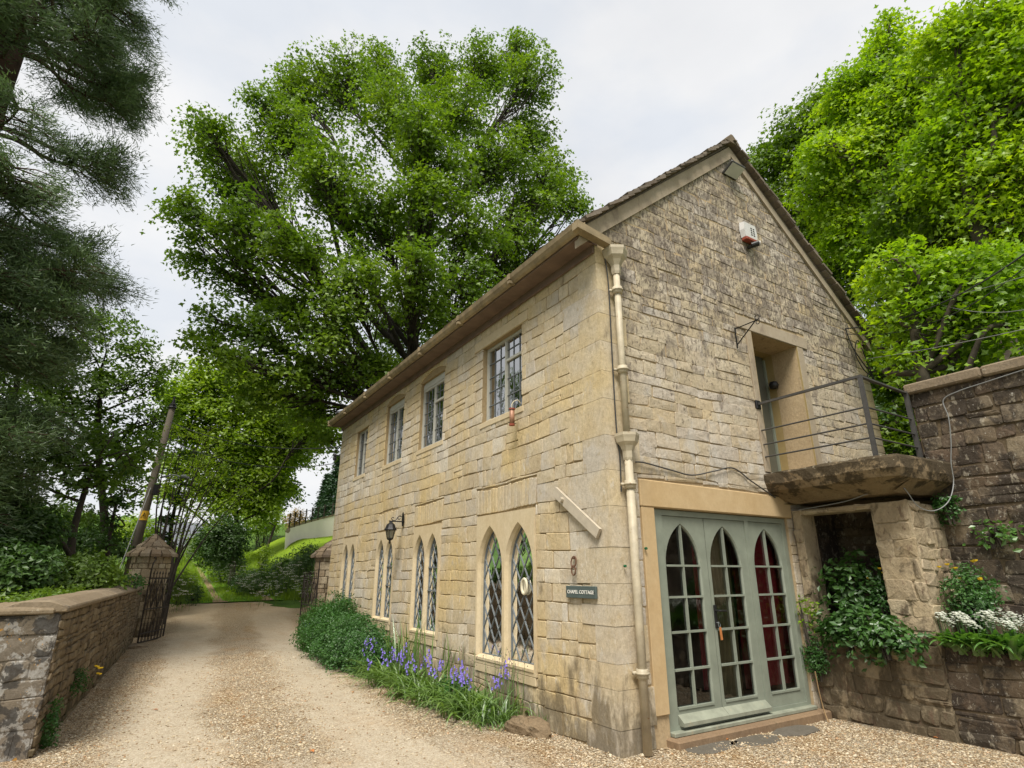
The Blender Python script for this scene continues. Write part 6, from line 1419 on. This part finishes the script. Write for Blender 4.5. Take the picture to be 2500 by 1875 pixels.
def garlic(x, y, z, seed, nh):
    rg = random.Random(seed); t = thing('wild_garlic_plant', (x, y, z), 'white-flowered wild garlic plant in the raised bed', 'wild garlic', G2); m = MB()
    for i in range(26):
        m.tone = rg.random(); blade(m, (x + rg.gauss(0, .05), y + rg.gauss(0, .06), z), rg.gauss(math.pi, 1.1), .34 * rg.uniform(.7, 1.1), .068, 1.15 + rg.uniform(-.2, .3), 1.7 * rg.uniform(.6, 1.2))
    m.build('leaves', M['garlic'], t)
    for i in range(nh):
        s = MB(); bx_, by_ = x + rg.gauss(0, .07), y + rg.gauss(0, .08); h = rg.uniform(.20, .36); s.tube([(bx_, by_, z), (bx_ - .02, by_, z + h)], .004, 4, False); s.mi = 1
        for k in range(16):
            v = Vector((rg.gauss(0, 1), rg.gauss(0, 1), rg.gauss(.4, .8))).normalized() * .036; c_ = (bx_ - .02 + v.x, by_ + v.y, z + h + v.z); s.lathe([(.002, -.006), (.015, .003), (.002, .005)], c_, 5, rg.uniform(0, 6))
        s.build('flower_head', [M['garlic'], M['petalwhite']], t)
    return t
protos = [garlic(3.40, -1.62, .86, 500, 3), garlic(3.42, -1.82, .86, 501, 4), garlic(3.44, -2.02, .86, 502, 4)]
k = 0
for yv in np.arange(-1.60, -4.6, -.15):
    for xv in (3.38, 3.62, 3.84):
        k += 1
        if k % 6 == 5 or (xv > 3.5 and yv > -1.9): continue
        src = protos[k % 3]; c = copy_tree(src); c.location = (xv + rg.uniform(-.05, .05), yv + rg.uniform(-.05, .05), .86); c.rotation_euler = (0, 0, rg.uniform(-.7, .7)); c.scale = [rg.uniform(.85, 1.2)] * 3
# wild tufts and dandelions
c = g_ = None
rt_ = bush('ragwort_tuft', 'yellow-flowered tuft growing from the face of the left boundary wall', (-4.56, 4.6, .42), (.10, .08, .13), 520, .03, M['fern'], 'plant', seed=420, stems=0, trad=.05, base_z=.25)
rg = random.Random(2)
for i in range(6): m = MB(); m.lathe([(.002, -.01), (.018, 0), (.018, .01), (.002, .012)], (-4.40 + rg.uniform(-.03, .04), 4.6 + rg.uniform(-.07, .07), .52 + rg.uniform(-.06, .08)), 6); m.build('flower', M['petalyellow'], rt_)
bush('grass_tuft', 'green weed tuft at the near corner of the left boundary wall', (-4.66, 3.3, .22), (.06, .18, .22), 700, .035, M['fern'], 'weed tuft', seed=421, stems=0, trad=.08, base_z=0)
for i, (x_, y_) in enumerate([(1.55, -.33), (2.25, -.30), (.95, -.25)]):
    m = MB(); rgx = random.Random(60 + i); pts = [(x_ + (.33 + rgx.uniform(-.06, .05)) * math.cos(a) * 1.1, y_ + (.16 + rgx.uniform(-.02, .02)) * math.sin(a)) for a in np.linspace(0, 2 * math.pi, 8)[:-1]]; m.prism(pts, (0, 0, 0), X, Y, Z, -.02, .026, .006)
    tag(m.build('paving_slab', M['slab'], None, (x_, y_, .01)), ['dark worn slab in the gravel in front of the middle door leaf', 'dark worn slab in the gravel in front of the fixed door leaf', 'small dark slab in the gravel by the left door leaf'][i], 'paving slab')
# cow parsley and grass: uncountable
def scatter_pts(n, x0, x1, y0, y1, keep):
    x_ = RNG.uniform(x0, x1, n); y_ = RNG.uniform(y0, y1, n); k = keep(x_, y_); x_, y_ = x_[k], y_[k]; return np.stack([x_, y_, Hh(x_, y_)], 1)
RNG = np.random.default_rng(44)
P_ = scatter_pts(60000, -4, 3.2, 19.3, 48, lambda x, y: (np.abs(x - lane_x(y)) < 2.6) & ~((np.abs(np.abs(x - lane_x(y)) - .85) < .20) & (RNG.random(len(x)) < .9)))
n = len(P_); P_[:, 2] += .02; hgt = np.where(np.abs(P_[:, 0] - lane_x(P_[:, 1])) > 1.2, .38, .16) * RNG.uniform(.5, 1.2, n); ax = nrmz(RNG.normal(size=(n, 3)) * .35 + [0, 0, 1]); sd_ = nrmz(np.cross(ax, RNG.normal(size=(n, 3)))); w_ = .014
V = np.stack([P_ - sd_ * w_, P_ + sd_ * w_, P_ + ax * hgt[:, None]], 1).reshape(-1, 3)
tag(raw_mesh('grass', V, np.arange(n * 3), np.arange(n) * 3, np.full(n, 3), M['yellowleaf'], None, (0, 0, 0), None, False, {'tone': RNG.random(n)}), 'grass growing between and beside the ruts of the lane', 'grass', kind='stuff')
def parsley(name, label, centres, seed):
    global RNG; RNG = np.random.default_rng(seed); V = []; F = []; mi = []; m = MB(); rg = random.Random(seed)
    for (c, r, nn) in centres:
        for i in range(nn):
            p = c + np.array([rg.gauss(0, .45) * r[0], rg.gauss(0, .45) * r[1], rg.uniform(-.5, 1.3) * r[2]])
            s_ = rg.uniform(.03, .065); m.mi = 1; a = rg.uniform(0, 6)
            for k in range(5): q = (p[0] + s_ * math.cos(a + k * 1.256), p[1] + s_ * math.sin(a + k * 1.256), p[2] + rg.uniform(-.01, .02)); m.lathe([(.004, 0), (s_ * .42, .012), (.004, .014)], q, 5, a)
            m.mi = 0; m.tube([(p[0], p[1], p[2]), (p[0] + rg.uniform(-.05, .05), p[1], p[2] - .5)], .004, 3, False)
    return tag(m.build(name, [M['ashleaf'], M['petalwhite']], None, tuple(centres[0][0])), label, 'cow parsley', kind='stuff')
cs = []
for (px_, py_, d, rp, ry, nn) in [(560, 1395, 29, 40, 28, 70), (610, 1410, 25.4, 45, 28, 90), (700, 1410, 24.2, 45, 32, 110), (740, 1430, 23.2, 35, 28, 70), (520, 1375, 33, 30, 22, 40), (640, 1440, 24.0, 50, 18, 50)]: c, r = bb(px_, py_, d, rp, ry); c = c - nrmz(c - CAM) * .9; c[2] = max(c[2] - r[2] * .3, Hh(c[0], c[1]) + .4); cs.append((c, r * [1.2, 1.2, 1.1], int(nn * .7)))
parsley('cow_parsley', 'white cow parsley along the dark bank right of the lane', cs, 3)
cs = []
for (px_, py_, d, rp, ry, nn) in [(440, 1435, 21.6, 30, 25, 30), (475, 1425, 24, 30, 20, 26), (455, 1345, 33, 22, 14, 50)]: c, r = bb(px_, py_, d, rp, ry); cs.append((c - [0, 0, r[2] * .4], r, nn))
parsley('cow_parsley', 'white cow parsley on the verge left of the lane', cs, 4)
# loose pebbles on the drive
RNG = np.random.default_rng(99)
def track_d(x, y):
    l = np.interp(y, [2, 20], [-3.75, -2.1]); r = np.interp(y, [0, 20], [-2.05, .15]); return np.minimum(np.abs(x - l), np.abs(x - r))
n = 190000; x_ = RNG.uniform(-4.7, 4.0, n); y_ = -4.2 + 14 * RNG.random(n) ** 1.5
td = track_d(x_, y_); pr = np.clip((td - .15) / .6, .10, 1); pr = np.where((y_ < 1.6) & (x_ < -.6) & (y_ > -3), np.minimum(pr, .16), pr)
pr *= np.where(x_ > 3.2, 0, 1) * np.where((x_ > 0) & (y_ > -.03), 0, 1) * np.where(x_ < np.interp(y_, [2.9, 13], [-4.7, -4.05]), 0, 1)
k = RNG.random(n) < pr; x_, y_ = x_[k], y_[k]; n = len(x_); s_ = RNG.uniform(.005, .0135, n) * np.where(RNG.random(n) < .04, 1.6, 1)
oc = np.array([[1, 0, 0], [0, 1, 0], [-1, 0, 0], [0, -1, 0], [.1, .1, .8], [0, 0, -.7]], float); of = np.array([[0, 1, 4], [1, 2, 4], [2, 3, 4], [3, 0, 4], [1, 0, 5], [2, 1, 5], [3, 2, 5], [0, 3, 5]])
st_ = RNG.uniform(.55, 1.35, (n, 1, 3)) * [1, 1, .75]; jit_ = RNG.normal(size=(n, 6, 3)) * .18; A_ = RNG.uniform(0, 6.283, n); L_ = (oc[None] + jit_) * st_ * s_[:, None, None]
ca, sa = np.cos(A_)[:, None], np.sin(A_)[:, None]; V = np.stack([L_[..., 0] * ca - L_[..., 1] * sa + x_[:, None], L_[..., 0] * sa + L_[..., 1] * ca + y_[:, None], L_[..., 2] + (drive_z(x_, y_) + s_ * .25)[:, None]], -1).reshape(-1, 3)
F = (np.arange(n)[:, None, None] * 6 + of[None]).reshape(-1, 3)
g = G('loose pebbles'); pc = g.ramp(g.attr('tone'), [(0, (.20, .13, .07)), (.3, (.32, .24, .145)), (.6, (.44, .36, .24)), (.9, (.56, .49, .37)), (1, (.34, .18, .08))])
M['pebble'] = g.surf(pc, .9, spec=.15)
tag(raw_mesh('gravel', V, F.ravel(), np.arange(len(F)) * 3, np.full(len(F), 3), M['pebble'], None, (0, 0, 0), None, False, {'tone': np.repeat(RNG.random(n), 8)}), 'loose honey-coloured gravel scattered over the drive', 'gravel', kind='stuff')
# leaf litter
RNG = np.random.default_rng(123); n = 1500; y_ = -3.5 + 15 * RNG.random(n) ** 1.3; x_ = np.where(RNG.random(n) < .45, -.25 - np.abs(RNG.normal(size=n)) * .55, np.where(RNG.random(n) < .5, np.interp(y_, [2.9, 13], [-4.55, -3.9]) + np.abs(RNG.normal(size=n)) * .35, RNG.uniform(-4.5, 3.1, n)))
k = ((x_ < -.05) | (y_ < -.15)) & (x_ < 3.1) & (x_ > np.interp(y_, [2.9, 13], [-4.6, -3.95])); x_, y_ = x_[k], y_[k]; n = len(x_)
P_ = np.stack([x_, y_, drive_z(x_, y_) + .014], 1); V, F, kk = leaves_arrays(P_, RNG.normal(size=(n, 3)) * .35 + [0, 0, 1], RNG.uniform(.012, .036, n), OVAL, 0)
g = G('leaf litter'); M['litter'] = g.surf(g.ramp(g.attr('tone'), [(0, (.07, .04, .02)), (.5, (.20, .11, .05)), (.85, (.30, .19, .09)), (1, (.10, .13, .03))]), .9, spec=.1)
tag(raw_mesh('leaf_litter', V, F.ravel(), np.arange(len(F)) * 3, np.full(len(F), 3), M['litter'], None, (0, 0, 0), None, False, {'tone': np.repeat(RNG.random(n), kk)}), 'scattered brown leaf litter along the edges of the drive', 'leaf litter', kind='stuff')
# fallen leaves, few
for i, (px_, py_, s_) in enumerate([(372, 1740, .06), (765, 1845, .09), (1780, 1812, .05), (2278, 1808, .05)]):
    p = at(px_, py_, 5); r = ray(px_, py_); p = CAM + r * (-CAM[2] / r[2]); m = MB(); a = i * 1.7; d_ = np.array([math.cos(a), math.sin(a), 0]); e_ = np.array([-d_[1], d_[0], 0]); p[2] = .03
    m.poly([p, p + d_ * s_ * .5 + e_ * s_ * .25 + [0, 0, .012], p + d_ * s_ + [0, 0, .004]]); m.poly([p, p + d_ * s_, p + d_ * s_ * .5 - e_ * s_ * .25 + [0, 0, .014]])
    tag(m.build('fallen_leaf', M['fob'], None, tuple(p)), ['dry orange leaf on the left wheel track', 'dry orange leaf in the foreground of the drive', 'dry brown leaf on the gravel before the door step', 'dry brown leaf at the foot of the niche pier'][i], 'leaf')
